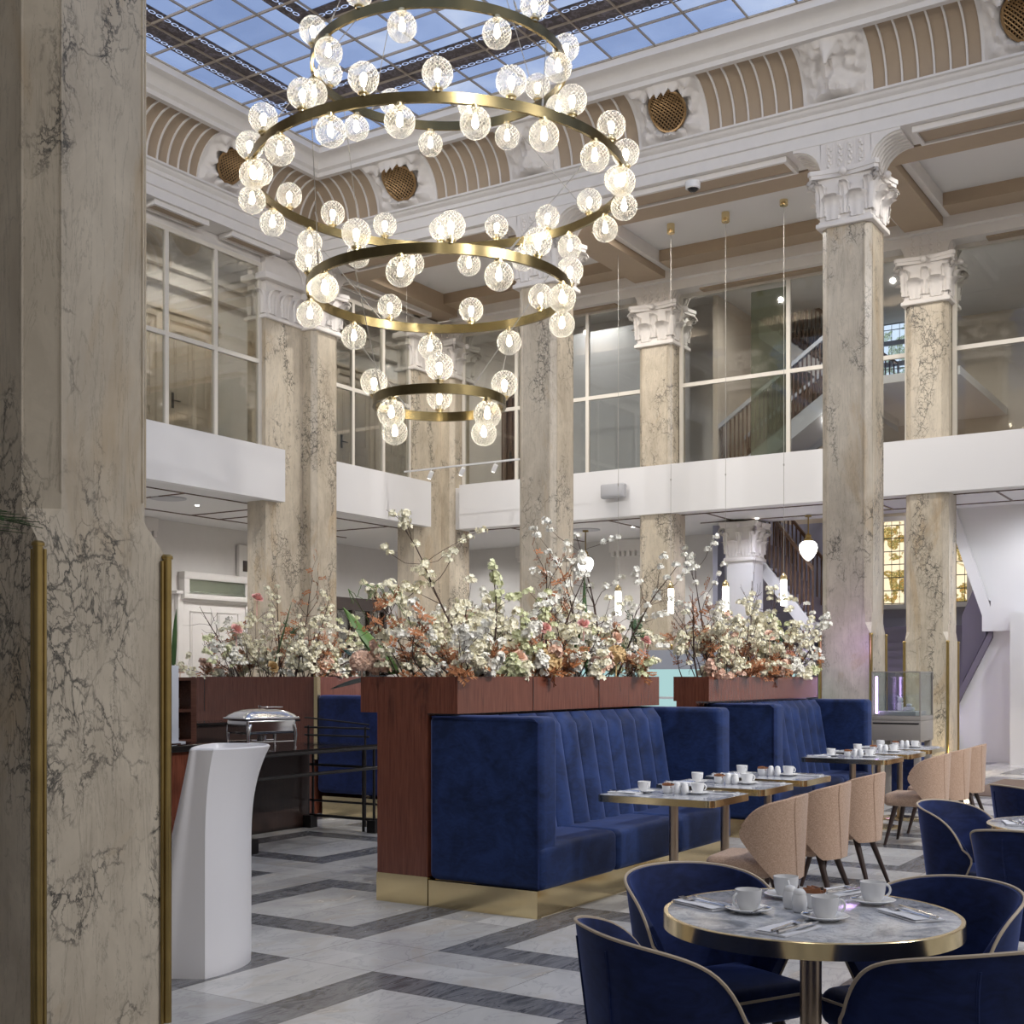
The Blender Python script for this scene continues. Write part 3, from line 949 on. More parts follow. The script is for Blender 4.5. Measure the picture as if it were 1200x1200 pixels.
def window(n, plane, p, a, b, z0, z1, verts, hors, label=None, green=None):
    """glazed screen with frame; plane 'x' = wall of constant X"""
    def bx(m, s0, s1, za, zb, d0=-.03, d1=.03):
        if plane == 'x': m.box(p+d0, p+d1, s0, s1, za, zb)
        else: m.box(s0, s1, p+d0, p+d1, za, zb)
    g = MB(); bx(g, a, b, z0, z1, -.005, .005)
    gl = g.build(f'window_{n}', M['glass'], None, smooth=0); gl['kind'] = 'structure'
    f = MB()
    w = .035
    for s in [a+w] + verts + [b-w]: bx(f, s-w, s+w, z0, z1)
    for z in [z0+w*.5] + hors + [z1-w]: bx(f, a, b, z-w, z+w, -.028, .028)
    f.build('window_frame', M['mull'], gl, smooth=0)
    return gl
window(1, 'y', 14.90, 9.3, 15.5, 5.33, 8.46, [10.3, 11.35, 12.4, 13.43, 14.46], [6.8])
window(2, 'y', 14.90, 17.1, 19.68, 5.33, 8.46, [17.9, 18.8], [6.8])
window(3, 'x', 20.90, 10.38, 14.5, 5.33, 8.46, [11.6, 13.2], [6.8])
window(4, 'x', 20.90, 5.55, 9.68, 5.33, 8.46, [7.62], [6.8])
window(5, 'x', 20.90, -2, 4.86, 5.33, 8.46, [1.2], [6.8])
# upper corridor walls
mb = MB(); mb.box(9, 23.4, 16.9, 17.0, 5.3, 9.0); mb.box(23.4, 23.5, 9.9, 17.0, 5.3, 9.0)
struct('wall_corridor', mb, M['wall'], smooth=0)
mb = MB(); mb.box(27.0, 27.1, YE, 10, 0, 4.9); mb.box(22.9, 27.1, 9.8, 9.9, 0, 4.9)
struct('wall_stairwell', mb, M['bluewall'], smooth=0)
mb = MB(); mb.box(27.0, 27.1, YE, 10, 4.9, 9.0); mb.box(22.9, 27.1, 9.8, 9.9, 4.9, 9.0)
struct('wall_stairwell_upper', mb, M['cream'], smooth=0)
mb = MB(); mb.box(9, 24.3, 18.3, 18.4, 0, 4.47); mb.box(24.2, 24.3, 9.9, 18.3, 0, 4.47)
struct('wall_ground', mb, M['wall'], smooth=0)
# friezes and pilasters downstairs, upstairs cornice
mb = MB()
for xc in (15.55, 20.2):
    mb.box(xc-.5, xc+.5, 18.22, 18.3, 0, 4.2)
    mb.box(xc-.62, xc+.62, 18.14, 18.3, 4.2, 4.46)
    for k in range(9): mb.rbox(xc-.52+k*.125, xc-.44+k*.125, 18.10, 18.2, 4.10, 4.22, .015, 1)
for yc in (12.2, 14.6):
    mb.box(24.12, 24.2, yc-.5, yc+.5, 0, 4.2); mb.box(24.04, 24.2, yc-.62, yc+.62, 4.2, 4.46)
    for k in range(9): mb.rbox(24.0, 24.1, yc-.52+k*.125, yc-.44+k*.125, 4.10, 4.22, .015, 1)
mb.box(9, 23.4, 16.75, 16.9, 8.35, 8.6); mb.box(9, 23.4, 16.65, 16.9, 8.6, 8.7)
struct('trim_frieze', mb, M['white'], smooth=30)

def panel_door(n, plane, p, c, w, z0, h, handle=1, parentname='door', mat=None, hand=True):
    """panelled door with casing; face towards the hall (smaller coordinate)"""
    def bx(m, s0, s1, za, zb, d0, d1, r=.008):
        if plane == 'x': m.rbox(p-d1, p-d0, s0, s1, za, zb, r, 1)
        else: m.rbox(s0, s1, p-d1, p-d0, za, zb, r, 1)
    m = MB(); bx(m, c-w/2, c+w/2, z0, z0+h, 0, .05)
    d = m.build(f'door_{n}', mat or M['cream'], None); d['kind'] = 'structure'
    f = MB()
    for (s0, s1, za, zb) in ((c-w/2-.13, c-w/2, z0, z0+h+.13), (c+w/2, c+w/2+.13, z0, z0+h+.13), (c-w/2, c+w/2, z0+h, z0+h+.13)):
        bx(f, s0, s1, za, zb, 0, .09)
    bx(f, c-w/2-.2, c+w/2+.2, z0+h+.13, z0+h+.2, 0, .13)
    f.build('door_casing', mat or M['cream'], d)
    q = MB()
    for (u0, u1) in ((.12, .46), (.54, .88)):
        for (v0, v1) in ((.06, .24), (.28, .36), (.42, .94)):
            s0, s1 = c-w/2+w*u0, c-w/2+w*u1; za, zb = z0+h*v0, z0+h*v1
            e = .018
            bx(q, s0, s1, za, za+e, .05, .07, .004); bx(q, s0, s1, zb-e, zb, .05, .07, .004)
            bx(q, s0, s0+e, za, zb, .05, .07, .004); bx(q, s1-e, s1, za, zb, .05, .07, .004)
            bx(q, s0+.05, s1-.05, za+.05, zb-.05, .05, .062, .004)
    q.build('door_panel', mat or M['cream'], d)
    if hand:
        k = MB(); s = c + handle*(w/2-.09)
        bx(k, s-.03, s+.03, z0+.92, z0+1.2, .05, .066)
        bx(k, min(s, s-handle*.14), max(s, s-handle*.14), z0+1.04, z0+1.065, .09, .11)
        bx(k, s-.012, s+.012, z0+1.04, z0+1.065, .05, .11)
        k.build('door_handle', M['black'], d)
    return d
# two leaves behind the left glazing
panel_door(1, 'y', 16.9, 15.75, 1.0, 5.3, 2.45, -1)
panel_door(2, 'y', 16.9, 14.45, 1.0, 5.3, 2.45, 1, hand=False)
panel_door(3, 'y', 16.9, 12.0, 1.0, 5.3, 2.45, 1)
panel_door(4, 'y', 16.9, 20.3, 1.0, 5.3, 2.45, -1, mat=M['cream'])
panel_door(5, 'y', 16.9, 21.6, 1.0, 5.3, 2.45, 1, mat=M['cream'])
panel_door(6, 'x', 23.4, 12.6, 1.1, 5.3, 2.6, 1, mat=M['stairwood'])
panel_door(7, 'x', 23.4, 14.5, 1.0, 5.3, 2.6, 1, mat=M['stairwood'])

mb = MB(); mb.box(-6, 3.1, YE, 14.5, 8.65, 8.8); struct('ceiling_near_aisle', mb, M['ceil'], smooth=0)
mb = MB(); mb.box(-6.1, -6, YE, 14.5, 0, 8.7); struct('wall_behind', mb, M['wall'], smooth=0)
mb = MB(); mb.box(-6, 9, 14.5, 14.6, 0, 8.7); struct('wall_left_end', mb, M['wall'], smooth=0)

# ================================================================== CHANDELIER
CX, CY = 9.74, 7.03
NEAR = Vector((-.811, -.585, 0)); RIGHT = Vector((.585, -.811, 0))
RINGS = [(1.21, 7.31, [('up', 4.5 + 40*k) for k in range(9)] + [('dn', 24.5 + 40*k) for k in range(9)]),
         (1.78, 6.23, [('up', -.5 + 20*k) for k in range(18)] + [('dn', 9.5 + 20*k) for k in range(18)]),
         (1.25, 5.18, [('up', 4.5 + 40*k) for k in range(9)] + [('dn', 24.5 + 40*k) for k in range(9)]),
         (.625, 4.12, [('up', 90*k) for k in range(4)] + [('dn', 45 + 90*k) for k in range(4)])]
chan = thing('chandelier', 'huge brass chandelier of four stacked rings set with glowing cut glass globes', 'chandelier', (CX, CY, 4.12))
def cpos(R, th, z):
    a = math.radians(th)
    v = NEAR*(R*math.cos(a)) + RIGHT*(R*math.sin(a))
    return Vector((v.x, v.y, z - 4.12))
G0 = None
names = ['topmost brass ring', 'widest brass ring', 'third brass ring from the top', 'smallest lowest brass ring']
for (R, z, gl), nm in zip(RINGS, names):
    r = MB(); n = 120
    prof = [(R-.014,-.045),(R+.014,-.045),(R+.014,.045),(R-.014,.045),(R-.014,-.045)]
    r.lathe(prof, n, (0, 0, z-4.12), cap=False)
    ro = r.build('ring', M['ringbrass'], chan); ro['label'] = nm
    for kind, th in gl:
        p = cpos(R, th, z)
        sg = 1 if kind == 'up' else -1
        if G0 is None:
            g = MB(); g.sphere((0,0,0), .128, 28, 18)
            G0 = g.build('globe', M['cut'], chan)
            c = MB(); c.lathe([(.03,-.155),(.03,-.125),(.018,-.12),(.018,-.075),(.001,-.075)], 10)
            c.lathe([(.045,-.132),(.045,-.118)], 12)
            CAPM = c.build('lamp_holder', M['gold'], G0)
            c = MB(); c.lathe([(.001,-.075),(.014,-.07),(.018,-.045),(.029,-.01),(.027,.018),(.014,.036),(.001,.040)], 10)
            BUL = c.build('bulb', M['bulb'], G0)
            go = G0
        else:
            go = G0.copy(); COL.objects.link(go); go.parent = chan
            for q in (CAPM, BUL):
                w = q.copy(); COL.objects.link(w); w.parent = go
        go.location = p + Vector((0, 0, sg*.195))
        go.rotation_euler = (0 if sg > 0 else PI, 0, math.radians(th*7 % 360))
# hanging cables between rings
cz = 4.12
def cab(a, b):
    m = MB(); m.tube([a, b], .004, 5)
    m.tube([Vector(b) + (Vector(a)-Vector(b)).normalized()*.02, Vector(b) + (Vector(a)-Vector(b)).normalized()*.14], .009, 6)
    m.build('cable', M['cable'], chan)
for (i, j) in ((0,1),(1,2),(2,3)):
    Ra, za = RINGS[i][0], RINGS[i][1]; Rb, zb = RINGS[j][0], RINGS[j][1]
    for th in (35, 125, 215, 305):
        cab(cpos(Ra, th+18, za-.04), cpos(Rb, th-6, zb+.04))
for th in (35, 125, 215, 305):
    cab(Vector((0, 0, 10.08-cz)) + (RIGHT*.03 if th < 180 else RIGHT*-.03), cpos(RINGS[0][0], th, RINGS[0][1]+.04))
m = MB(); m.lathe([(.12,0),(.12,.05),(.05,.06),(.05,.08)], 20, (0,0,10.02-cz)); m.build('ceiling_rose', M['gold'], chan)

# pendants on long wires in the rear bay
def pendant():
    t = thing('pendant_lamp', '', 'pendant lamp', (18.9, 9.9, 2.55), 0, 'tube pendants on long wires')
    m = MB(); m.lathe([(.045,0),(.05,.01),(.05,.38),(.045,.40)], 14); m.build('glowing_tube', M['pend'], t)
    m = MB(); m.lathe([(.03,.40),(.055,.405),(.055,.46),(.02,.50),(.008,.52)], 14); m.build('brass_cap', M['gold'], t)
    m = MB(); m.tube([(0,0,.5),(0,0,2.0),(.008,0,2.4),(0,0,9.0-2.55-.1)], .004, 5)
    m.lathe([(.012,0),(.012,.03)], 8, (0,0,2.2)); m.build('wire', M['cable'], t)
    m = MB(); m.lathe([(.06,-.16),(.065,-.15),(.065,0)], 16, (0,0,9.0-2.55)); m.build('ceiling_cup', M['gold'], t)
    return t
p0 = pendant()
p0['label'] = 'glowing tube pendant farthest left of four, close to the bare mid-hall column'
dup(p0, (18.9, 8.92, 2.55), 0, 'glowing tube pendant second from left, over the gap between two planters')
dup(p0, (18.9, 7.95, 2.55), 0, 'glowing tube pendant third from left, above the far blossom arrangement')
dup(p0, (18.9, 6.97, 2.62), 0, 'glowing tube pendant farthest right of four, under the dark staircase slope')

def opal(loc, label, z=3.62, zc=4.45):
    t = thing('opal_pendant', label, 'pendant lamp', (loc[0], loc[1], z))
    m = MB(); m.lathe([(.001,0),(.03,.005),(.09,.06),(.145,.15),(.165,.23),(.155,.30),(.11,.35),(.07,.36)], 20)
    m.build('opal_shade', M['opal'], t)
    m = MB(); m.lathe([(.08,.35),(.085,.39),(.05,.42),(.055,.46),(.02,.50)], 14); m.build('brass_gallery', M['aged'], t)
    m = MB(); m.tube([(0,0,.48),(0,0,zc-z)], .012, 6); m.lathe([(.06,-.03),(.06,0)], 12, (0,0,zc-z)); m.build('rod', M['aged'], t)
opal((22.2, 7.72), 'white acorn shaped opal glass pendant under the gallery right of centre')
opal((22.1, 12.32), 'white opal glass pendant glowing behind the main blossom arrangement', 3.55)

# downlights
for k, (px, py, lab) in enumerate([(231, 594, 'tiny lit downlight in the left gallery ceiling'), (887, 609, 'tiny lit downlight in the ceiling above the far planter'), (742, 619, 'tiny lit downlight beside the small middle loudspeaker bay')]):
    x, y = at(px, py, 4.44)
    m = MB(); m.lathe([(.001,0),(.035,0),(.035,.012)], 12, (0,0,-.012))
    o = m.build('downlight', M['spot'], None, loc=(x, y, 4.47)); tag(o, lab, 'light')
# ceiling loudspeaker discs
for (px, py, lab) in ((197, 586, 'pale round disc in the left gallery ceiling'), (684, 623, 'pale round disc the opal pendant rod hangs from')):
    x, y = at(px, py, 4.44)
    if px == 684: x, y = 22.1, 12.32
    m = MB(); m.lathe([(.30,-.01),(.30,0)], 28); m.lathe([(.27,-.014),(.27,-.01)], 28)
    o = m.build('ceiling_disc', M['plastic'], None, loc=(x, y, 4.468)); tag(o, lab, 'ceiling disc')

# dome camera under the architrave
t = thing('security_camera', 'white dome security camera under the right architrave', 'camera', (16.52, 7.45, 8.47))
m = MB(); m.lathe([(.10,.05),(.11,.08),(.11,.12),(.09,.13)], 20); m.build('mount', M['porc'], t)
m = MB(); m.sphere((0,0,.055), .082, 18, 10); m.build('dome', M['blacktop'], t)
m = MB(); m.lathe([(.108,.03),(.108,.085)], 20, cap=False); m.lathe([(.108,.03),(.085,.02)], 20, cap=False); m.build('rim', M['porc'], t)
t = thing('loudspeaker', 'small grey wall loudspeaker on the white balcony front', 'loudspeaker', (20.52, 10.78, 4.78))
m = MB(); m.rbox(-.2, -.05, -.24, .24, 0, .26, .03, 2); m.build('cabinet', M['plastic'], t)
m = MB(); m.box(-.06, .0, -.05, .05, .08, .18); m.build('bracket', M['plastic'], t)
m = MB(); m.rbox(-.21, -.195, -.21, .21, .03, .23, .01, 1); m.build('grille', M['plastic'], t)
# track light
x0, y0 = 18.5, 14.1
t = thing('track_light', 'thin white lighting track with three spotlights in the far corner', 'track light', (18.5, 12.85, 5.3))
m = MB(); m.rbox(-.02, .02, -1.3, 1.3, -.015, .015, .004, 1); m.build('rail', M['porc'], t)
for yy in (-1.25, 1.25):
    m = MB(); m.tube([(0, yy, .01), (0, yy, 3.7)], .003, 4); m.build('suspension_wire', M['cable'], t)
for k, yy in enumerate((.68, -.02, -.72)):
    m = MB(); R_ = Matrix.Translation((-.02, yy, -.10)) @ Matrix.Rotation(math.radians(28), 4, 'X')
    m.lathe([(.03,-.09),(.042,-.08),(.042,.05),(.03,.06)], 14, M=R_); m.tube([(0, yy, -.01), (-.01, yy, -.06)], .008, 6)
    so = m.build('spotlight', M['porc'], t)
    m = MB(); m.lathe([(.001,-.092),(.032,-.092)], 12, M=R_, cap=False); m.build('lens', M['spot'], so)

# ================================================================== PLANTERS AND BANQUETTES
def banquette(name_label, X0, X1, YFr, YBk, H=1.25, near=True, n_ch=None, wing=.21):
    """booth opening to -Y between two wings; local origin at X0, YFr"""
    t = thing('banquette', name_label, 'banquette sofa', (X0, YFr, 0))
    Lx = X1 - X0; D = YBk - YFr
    # brass plinth
    m = MB(); m.box(.05, Lx-.05, .05, D-.02, 0, .175); m.box(0.0, .05, .04, D, 0, .172)
    m.build('brass_plinth', M['gold'], t, smooth=0)
    # wings
    for k, x in enumerate((0, Lx-wing)):
        m = MB(); m.rbox(x, x+wing, .012, D, .175, H, .045, 3)
        o = m.build('side_wing', M['velvet'], t)
        p = MB(); e = x-.002 if k == 0 else x+wing+.002
        p.tube([(e, .03, .19), (e, .03, H-.04), (e, .07, H-.012), (e, D-.03, H-.012)], .006, 6)
        p.build('piping', M['velvet2'], o)
    # seat base cushions
    ns = 3; w = (Lx-2*0)/ns
    for k in range(ns):
        xa, xb = k*w, (k+1)*w
        m = MB()
        m.rbox(xa+(.001 if k == 0 else .003), xb-(.001 if k == ns-1 else .003), 0, .56, .17, .455, .05, 3)
        m.build('seat_cushion', M['velvet'], t)
    # channelled back, leaning
    n = n_ch or max(6, int(round((Lx-2*wing)/.23)))
    cw = (Lx-2*wing)/n
    for k in range(n):
        xa = wing + k*cw
        def out(u, v, xa=xa):
            a = (u-.5)*2
            z = .40 + v*(H-.005-.40)
            bul = .050*math.sqrt(max(0, 1-a*a*.93))
            topr = .05*(1-math.sqrt(max(0, 1-max(0, (v-.92)/.08)**2)))
            return (xa+u*cw, .44 + v*.14 - bul + topr, z)
        m = MB()
        m.slab(out, lambda u, v, xa=xa: (xa+u*cw, D-.01, .40+v*(H-.02-.40)), 8, 10)
        m.build('back_channel', M['velvet'], t, smooth=60)
    return t
BQ1 = banquette('nearest blue velvet banquette with channelled back and plain end panel', 6.60, 9.60, 3.98, 4.852)
BQ2 = banquette('second blue velvet banquette, farther away under the far planter', 10.95, 13.95, 4.10, 4.82)
# far side banquette behind the buffet
t = thing('banquette', 'blue banquette end seen behind the buffet rail at left', 'banquette sofa', (10.35, 8.0, 0))
m = MB(); m.box(.05, 2.9, 0, 1.08, 0, .2); m.build('brass_plinth', M['gold'], t, smooth=0)
m = MB(); m.rbox(0, .2, -.25, 1.12, .24, 1.30, .05, 3); m.build('side_wing', M['velvet2'], t)
m = MB(); m.rbox(.2, 2.9, -.1, .6, .2, .45, .05, 2); m.build('seat_cushion', M['velvet2'], t)
m = MB(); m.rbox(.2, 2.9, .55, 1.1, .4, 1.28, .05, 2); m.build('back_channel', M['velvet2'], t)

def trough(mb, x0, x1, y0, y1, z0, z1, w=.03):
    mb.box(x0, x1, y0, y0+w, z0, z1); mb.box(x0, x1, y1-w, y1, z0, z1)
    mb.box(x0, x0+w, y0+w, y1-w, z0, z1); mb.box(x1-w, x1, y0+w, y1-w, z0, z1)
    mb.box(x0+w, x1-w, y0+w, y1-w, z0, z0+.03)
t = thing('planter', 'nearest mahogany flower planter on a tall wooden end post', 'planter', (6.60, 4.62, 0))
m = MB(); trough(m, .0, 2.96, .0, .80, 1.26, 1.5); m.build('trough', M['mahog'], t, smooth=0)
m = MB(); m.box(-.002, .30, .240, .655, .19, 1.26); m.build('end_post', M['mahog'], t, smooth=0)
m = MB(); m.box(-.006, .31, .236, .66, 0, .19); m.build('brass_plinth', M['gold'], t, smooth=0)
m = MB(); m.box(.30, 2.96, .240, .56, .0, 1.26); m.build('spine_wall', M['mahog'], t, smooth=0)
m = MB(); m.box(.03, 2.93, .03, .77, 1.29, 1.462); o = m.build('soil', M['soil'], t, smooth=0)
m = MB()
for s in (.93, 1.9): m.box(s-.004, s+.004, -.003, .0, 1.26, 1.5)
m.build('joint', M['darkwood'], t, smooth=0)
t = thing('planter', 'far mahogany flower planter on top of the second banquette row', 'planter', (10.78, 4.70, 0))
m = MB(); trough(m, .0, 3.05, .0, .36, 1.27, 1.5); m.build('trough', M['mahog'], t, smooth=0)
m = MB(); m.box(.0, 3.05, .13, .33, 0, 1.27); m.build('spine_wall', M['mahog'], t, smooth=0)
m = MB(); m.box(.03, 3.02, .03, .33, 1.30, 1.462); m.build('soil', M['soil'], t, smooth=0)
t = thing('planter', 'broad mahogany flower planter behind the buffet at left', 'planter', (10.36, 9.14, 0))
m = MB(); trough(m, .0, .9, .0, 1.95, 1.1, 1.5); m.build('trough', M['mahog'], t, smooth=0)
m = MB(); m.box(.005, .9, .02, 1.93, 0, 1.11); m.build('cabinet_base', M['mahog'], t, smooth=0)
m = MB(); m.box(-.03, .02, -.05, .0, .6, 1.5); m.build('brass_trim', M['gold'], t, smooth=0)
m = MB(); m.box(.03, .87, .03, 1.92, 1.13, 1.462); m.build('soil', M['soil'], t, smooth=0)
m = MB(); m.box(-.004, .0, 1.70, 1.708, 1.1, 1.5); m.build('joint', M['darkwood'], t, smooth=0)

# ================================================================== TABLES
def square_table():
    t = thing('cafe_table', '', 'table', (0,0,0), 0, 'small square marble tables along the banquettes')
    m = MB(); r = .05
    def rr(hx, hy, r, n=5):
        P = []
        for (sx, sy, a0) in ((1,1,0),(-1,1,90),(-1,-1,180),(1,-1,270)):
            for i in range(n+1):
                a = math.radians(a0+90*i/n)
                P.append((sx*(hx-r)+r*math.cos(a), sy*(hy-r)+r*math.sin(a)))
        return P
    m.prism(rr(.30, .39, .045), 2, .712, .75); m.build('marble_top', M['tmarble'], t)
    P = rr(.31, .40, .05); Q = rr(.299, .389, .045)
    m = MB(); n = len(P)
    vs = [(x,y,.706) for x,y in P]+[(x,y,.7485) for x,y in P]+[(x,y,.7485) for x,y in Q]+[(x,y,.706) for x,y in Q]
    fs = []
    for i in range(n):
        j = (i+1) % n
        for k in range(4): fs.append((k*n+i, k*n+j, ((k+1)%4)*n+j, ((k+1)%4)*n+i))
    m.add(vs, fs); m.build('brass_edge', M['gold'], t)
    m = MB(); m.lathe([(.03,.012),(.03,.70)], 18); m.lathe([(.09,.695),(.09,.708)], 18); m.build('pedestal', M['brushed'], t)
    m = MB(); m.lathe([(.215,0),(.215,.010),(.20,.015),(.03,.022)], 36); m.build('base_disc', M['gold'], t)
    return t
TPOS = [(7.31, 3.43), (8.19, 3.45), (9.04, 3.46), (11.58, 3.60), (12.50, 3.63), (13.40, 3.66)]
TW = ['the nearest square table', 'the second near square table', 'the third near square table',
      'the first far square table', 'the middle far square table', 'the last far square table']
tl = ['square grey marble cafe table nearest the camera by the blue banquette', 'second square marble cafe table along the near banquette', 'third square marble cafe table along the near banquette',
      'square marble cafe table that starts the far group of three', 'square marble cafe table in the middle of the far group', 'square marble cafe table farthest away, by the display case']
st = square_table(); st['label'] = tl[0]; st.location = (*TPOS[0], 0)
for k in range(1, 6): dup(st, (*TPOS[k], 0), 0, tl[k])
def round_table(loc, label):
    t = thing('round_table', label, 'table', (*loc, 0))
    m = MB(); m.lathe([(.0001,.712),(.452,.712),(.452,.749),(.448,.75),(.0001,.75)], 72, cap=False); m.build('marble_top', M['tmarble'], t)
    m = MB(); m.lathe([(.451,.700),(.466,.700),(.466,.7475),(.464,.7495),(.451,.7495),(.451,.700)], 72, cap=False); m.build('brass_edge', M['gold'], t)
    m = MB(); m.lathe([(.034,.012),(.034,.70)], 24); m.lathe([(.11,.695),(.11,.712)], 20); m.build('pedestal', M['brushed'], t)
    m = MB(); m.lathe([(.25,0),(.25,.010),(.235,.015),(.034,.022)], 40); m.build('base_disc', M['gold'], t)
    return t
TC = Vector((3.865, 1.336))
round_table(TC, 'round marble table with brass rim in the near right foreground')
TC2 = Vector((6.86, .95))
round_table(TC2, 'round marble table cut off by the right edge of the photo')

# ================================================================== CHAIRS
def shell(R, depth, z0, top, arm, A0, A1, flare, th, pw=2.3, cexp=8, drop=.06):
    def f(u, v, inner=0.0):
        a = (u-.5)*2
        A = math.radians((A0 + (A1-A0)*v**.85)*(1-.13*max(0, (v-.72)/.28)**2))
        an = a*A
        hh = top - (top-arm)*abs(a)**pw - drop*abs(a)**cexp
        z = z0 + v*(hh-z0)
        rx = R*(1-flare*(1-v)) - inner; ry = depth*(1-flare*(1-v)) - inner
        n = 2.35
        s, c = math.sin(an), math.cos(an)
        k = (abs(s)**n + abs(c)**n)**(-1/n)
        return (rx*s*k, -ry*c*k, z)
    return f
def tan_chair():
    t = thing('dining_chair', '', 'chair', (0,0,0), 0, 'tan upholstered chairs facing the banquettes')
    f = shell(.285, .27, .335, .815, .735, 50, 108, .10, .03, 2.0, 7, .09)
    m = MB(); m.slab(lambda u, v: f(u, v), lambda u, v: f(u, v, .038-.020*v**3), 40, 14)
    b = m.build('backrest', M['tan'], t, smooth=50)
    m = MB()
    pts = [f(u/40, 1.0) for u in range(41)]
    m.tube([(p[0]*.97, p[1]*.97, p[2]) for p in pts], .009, 6)
    for a in (.36, .64):
        m.tube([Vector(f(a, v/10))*1.0 + Vector((0,0,0)) for v in range(11)], .005, 5)
    m.build('seam', M['tan'], b)
    m = MB(); m.rbox(-.215, .215, -.13, .27, .345, .462, .05, 3); m.build('seat', M['tan'], t)
    for (sx, sy) in ((1,1),(-1,1),(1,-1),(-1,-1)):
        m = MB(); m.tube([(sx*.155, sy*.125+(.04 if sy > 0 else 0), .36), (sx*.235, sy*.225+(.02 if sy > 0 else -.02), 0)], [.024, .0125], 10)
        m.build('leg', M['legwood'], t)
    return t
CPOS = [(6.98, 2.72), (7.95, 2.77), (8.90, 2.82), (11.42, 2.95), (12.34, 2.98), (13.22, 3.02)]
cl = ['tan upholstered chair nearest the camera, beyond the near round table', 'tan chair second along the near row of square tables', 'tan chair third along the near row of square tables',
      'tan chair first of the far three, its seat seen from the side', 'tan chair middle of the far three by the display case', 'tan chair farthest away at right']
c0 = tan_chair(); c0['label'] = cl[0]; c0.location = (*CPOS[0], 0); c0.rotation_euler = (0,0,math.radians(4))
for k in range(1, 6): dup(c0, (*CPOS[k], 0), math.radians([4,2,0,2,-2,3][k]), cl[k])
def blue_chair():
    t = thing('tub_chair', '', 'chair', (0,0,0), 0, 'dark blue velvet tub chairs round the round tables')
    f = shell(.300, .29, .30, .805, .71, 86, 114, .20, .03, 2.2, 8, .12)
    m = MB(); m.slab(lambda u, v: f(u, v), lambda u, v: f(u, v, .045-.030*v**3), 48, 16)
    b = m.build('backrest', M['velvet2'], t, smooth=50)
    m = MB()
    edge = [f(0, v/12) for v in range(12)] + [f(u/48, 1.0) for u in range(49)] + [f(1, v/12) for v in range(11, -1, -1)]
    m.tube([(p[0]*1.0, p[1]*1.0, p[2]+.002) for p in edge], .0055, 6)
    m.build('piping', M['pipe'], b)
    m = MB()
    for a in (.40, .60):
        m.tube([Vector(f(a, v/10*.92)) for v in range(11)], .005, 5)
    m.build('seam', M['velvet2'], b)
    m = MB(); m.rbox(-.22, .22, -.13, .27, .33, .46, .05, 3); s = m.build('seat', M['velvet2'], t)
    m = MB()
    P = []
    for (sx, sy, a0) in ((1,1,0),(-1,1,90),(-1,-1,180),(1,-1,270)):
        for i in range(5):
            a = math.radians(a0+90*i/4); cx, cy = sx*(.221-.05), (.070+sy*(.201-.05))
            P.append((cx+.05*math.cos(a), cy+.05*math.sin(a), .425))
    m.tube(P, .005, 6, closed=True); m.build('piping', M['pipe'], s)
    for (sx, sy) in ((1,1),(-1,1),(1,-1),(-1,-1)):
        m = MB(); m.tube([(sx*.15, sy*.125+.02, .34), (sx*.22, sy*.22+(.02 if sy > 0 else -.02), 0)], [.024, .0135], 10)
        m.build('leg', M['legwood'], t)
    return t
def rel(r, d): return Vector((CT*d + ST*r, ST*d - CT*r))
def blue_at(base, off, face=None, label='', src=None):
    p = base + rel(*off)
    fd = rel(*face) if face else (base - p)
    rz = math.atan2(fd.y, fd.x) - PI/2
    if src is None:
        c = blue_chair(); c.location = (p.x, p.y, 0); c.rotation_euler = (0,0,rz); c['label'] = label
        return c
    return dup(src, (p.x, p.y, 0), rz, label)
B0 = blue_at(TC, (-.47, -.43), (.95, .30), 'blue velvet tub chair in front left of the near round table, seen from its back')
blue_at(TC, (.24, -.56), (-.30, .95), 'blue velvet tub chair at the bottom right corner, its back to the camera', B0)
blue_at(TC, (.41, .16), (-.88, -.45), 'blue velvet tub chair on the right side of the near round table, inside seen', B0)
blue_at(TC, (-.24, .42), (.50, -.87), 'blue velvet tub chair behind left of the near round table, inside seen', B0)
blue_at(TC2, (-.42, -.46), (.55, .83), 'blue tub chair back in front of the round table at the right edge', B0)
blue_at(TC2, (-.36, .52), (.75, -.66), 'blue tub chair with open inside behind the right edge round table', B0)
blue_at(TC2, (.52, 1.75), (1, .3), 'small dark blue chair corner at the right edge, beyond the second round table', B0)

# ================================================================== TABLEWARE
def cup():
    t = thing('coffee_cup', '', 'cup', (0,0,0), 0, 'white coffee cups')
    m = MB(); m.lathe([(.0005,.003),(.024,.003),(.026,0),(.028,.004),(.036,.018),(.0405,.04),(.0425,.066),(.0405,.066),(.0385,.04),(.034,.020),(.02,.009),(.0005,.008)], 28, cap=False)
    m.build('bowl', M['porc'], t)
    m = MB(); pts = []
    for i in range(11):
        a = -1.15 + 2.5*i/10
        pts.append((.040+.020*math.cos(a), 0, .037+.020*math.sin(a)))
    m.tube(pts, .0042, 8); m.build('handle', M['porc'], t)
    return t
def saucer():
    m = MB(); m.lathe([(.0005,.004),(.03,.003),(.042,.001),(.045,.003),(.072,.014),(.074,.0155),(.070,.017),(.045,.008),(.03,.0065),(.0005,.0065)], 32, cap=False)
    return m.build('saucer', M['porc'], None)
def spoon():
    m = MB(); m.tube([(-.03,0,.001),(.0,0,.004),(.085,0,.002)], [.0025,.0016,.003], 6)
    m.sphere((-.042,0,.001), .013, 10, 6, sz=.22)
    return m.build('teaspoon', M['steel'], None)
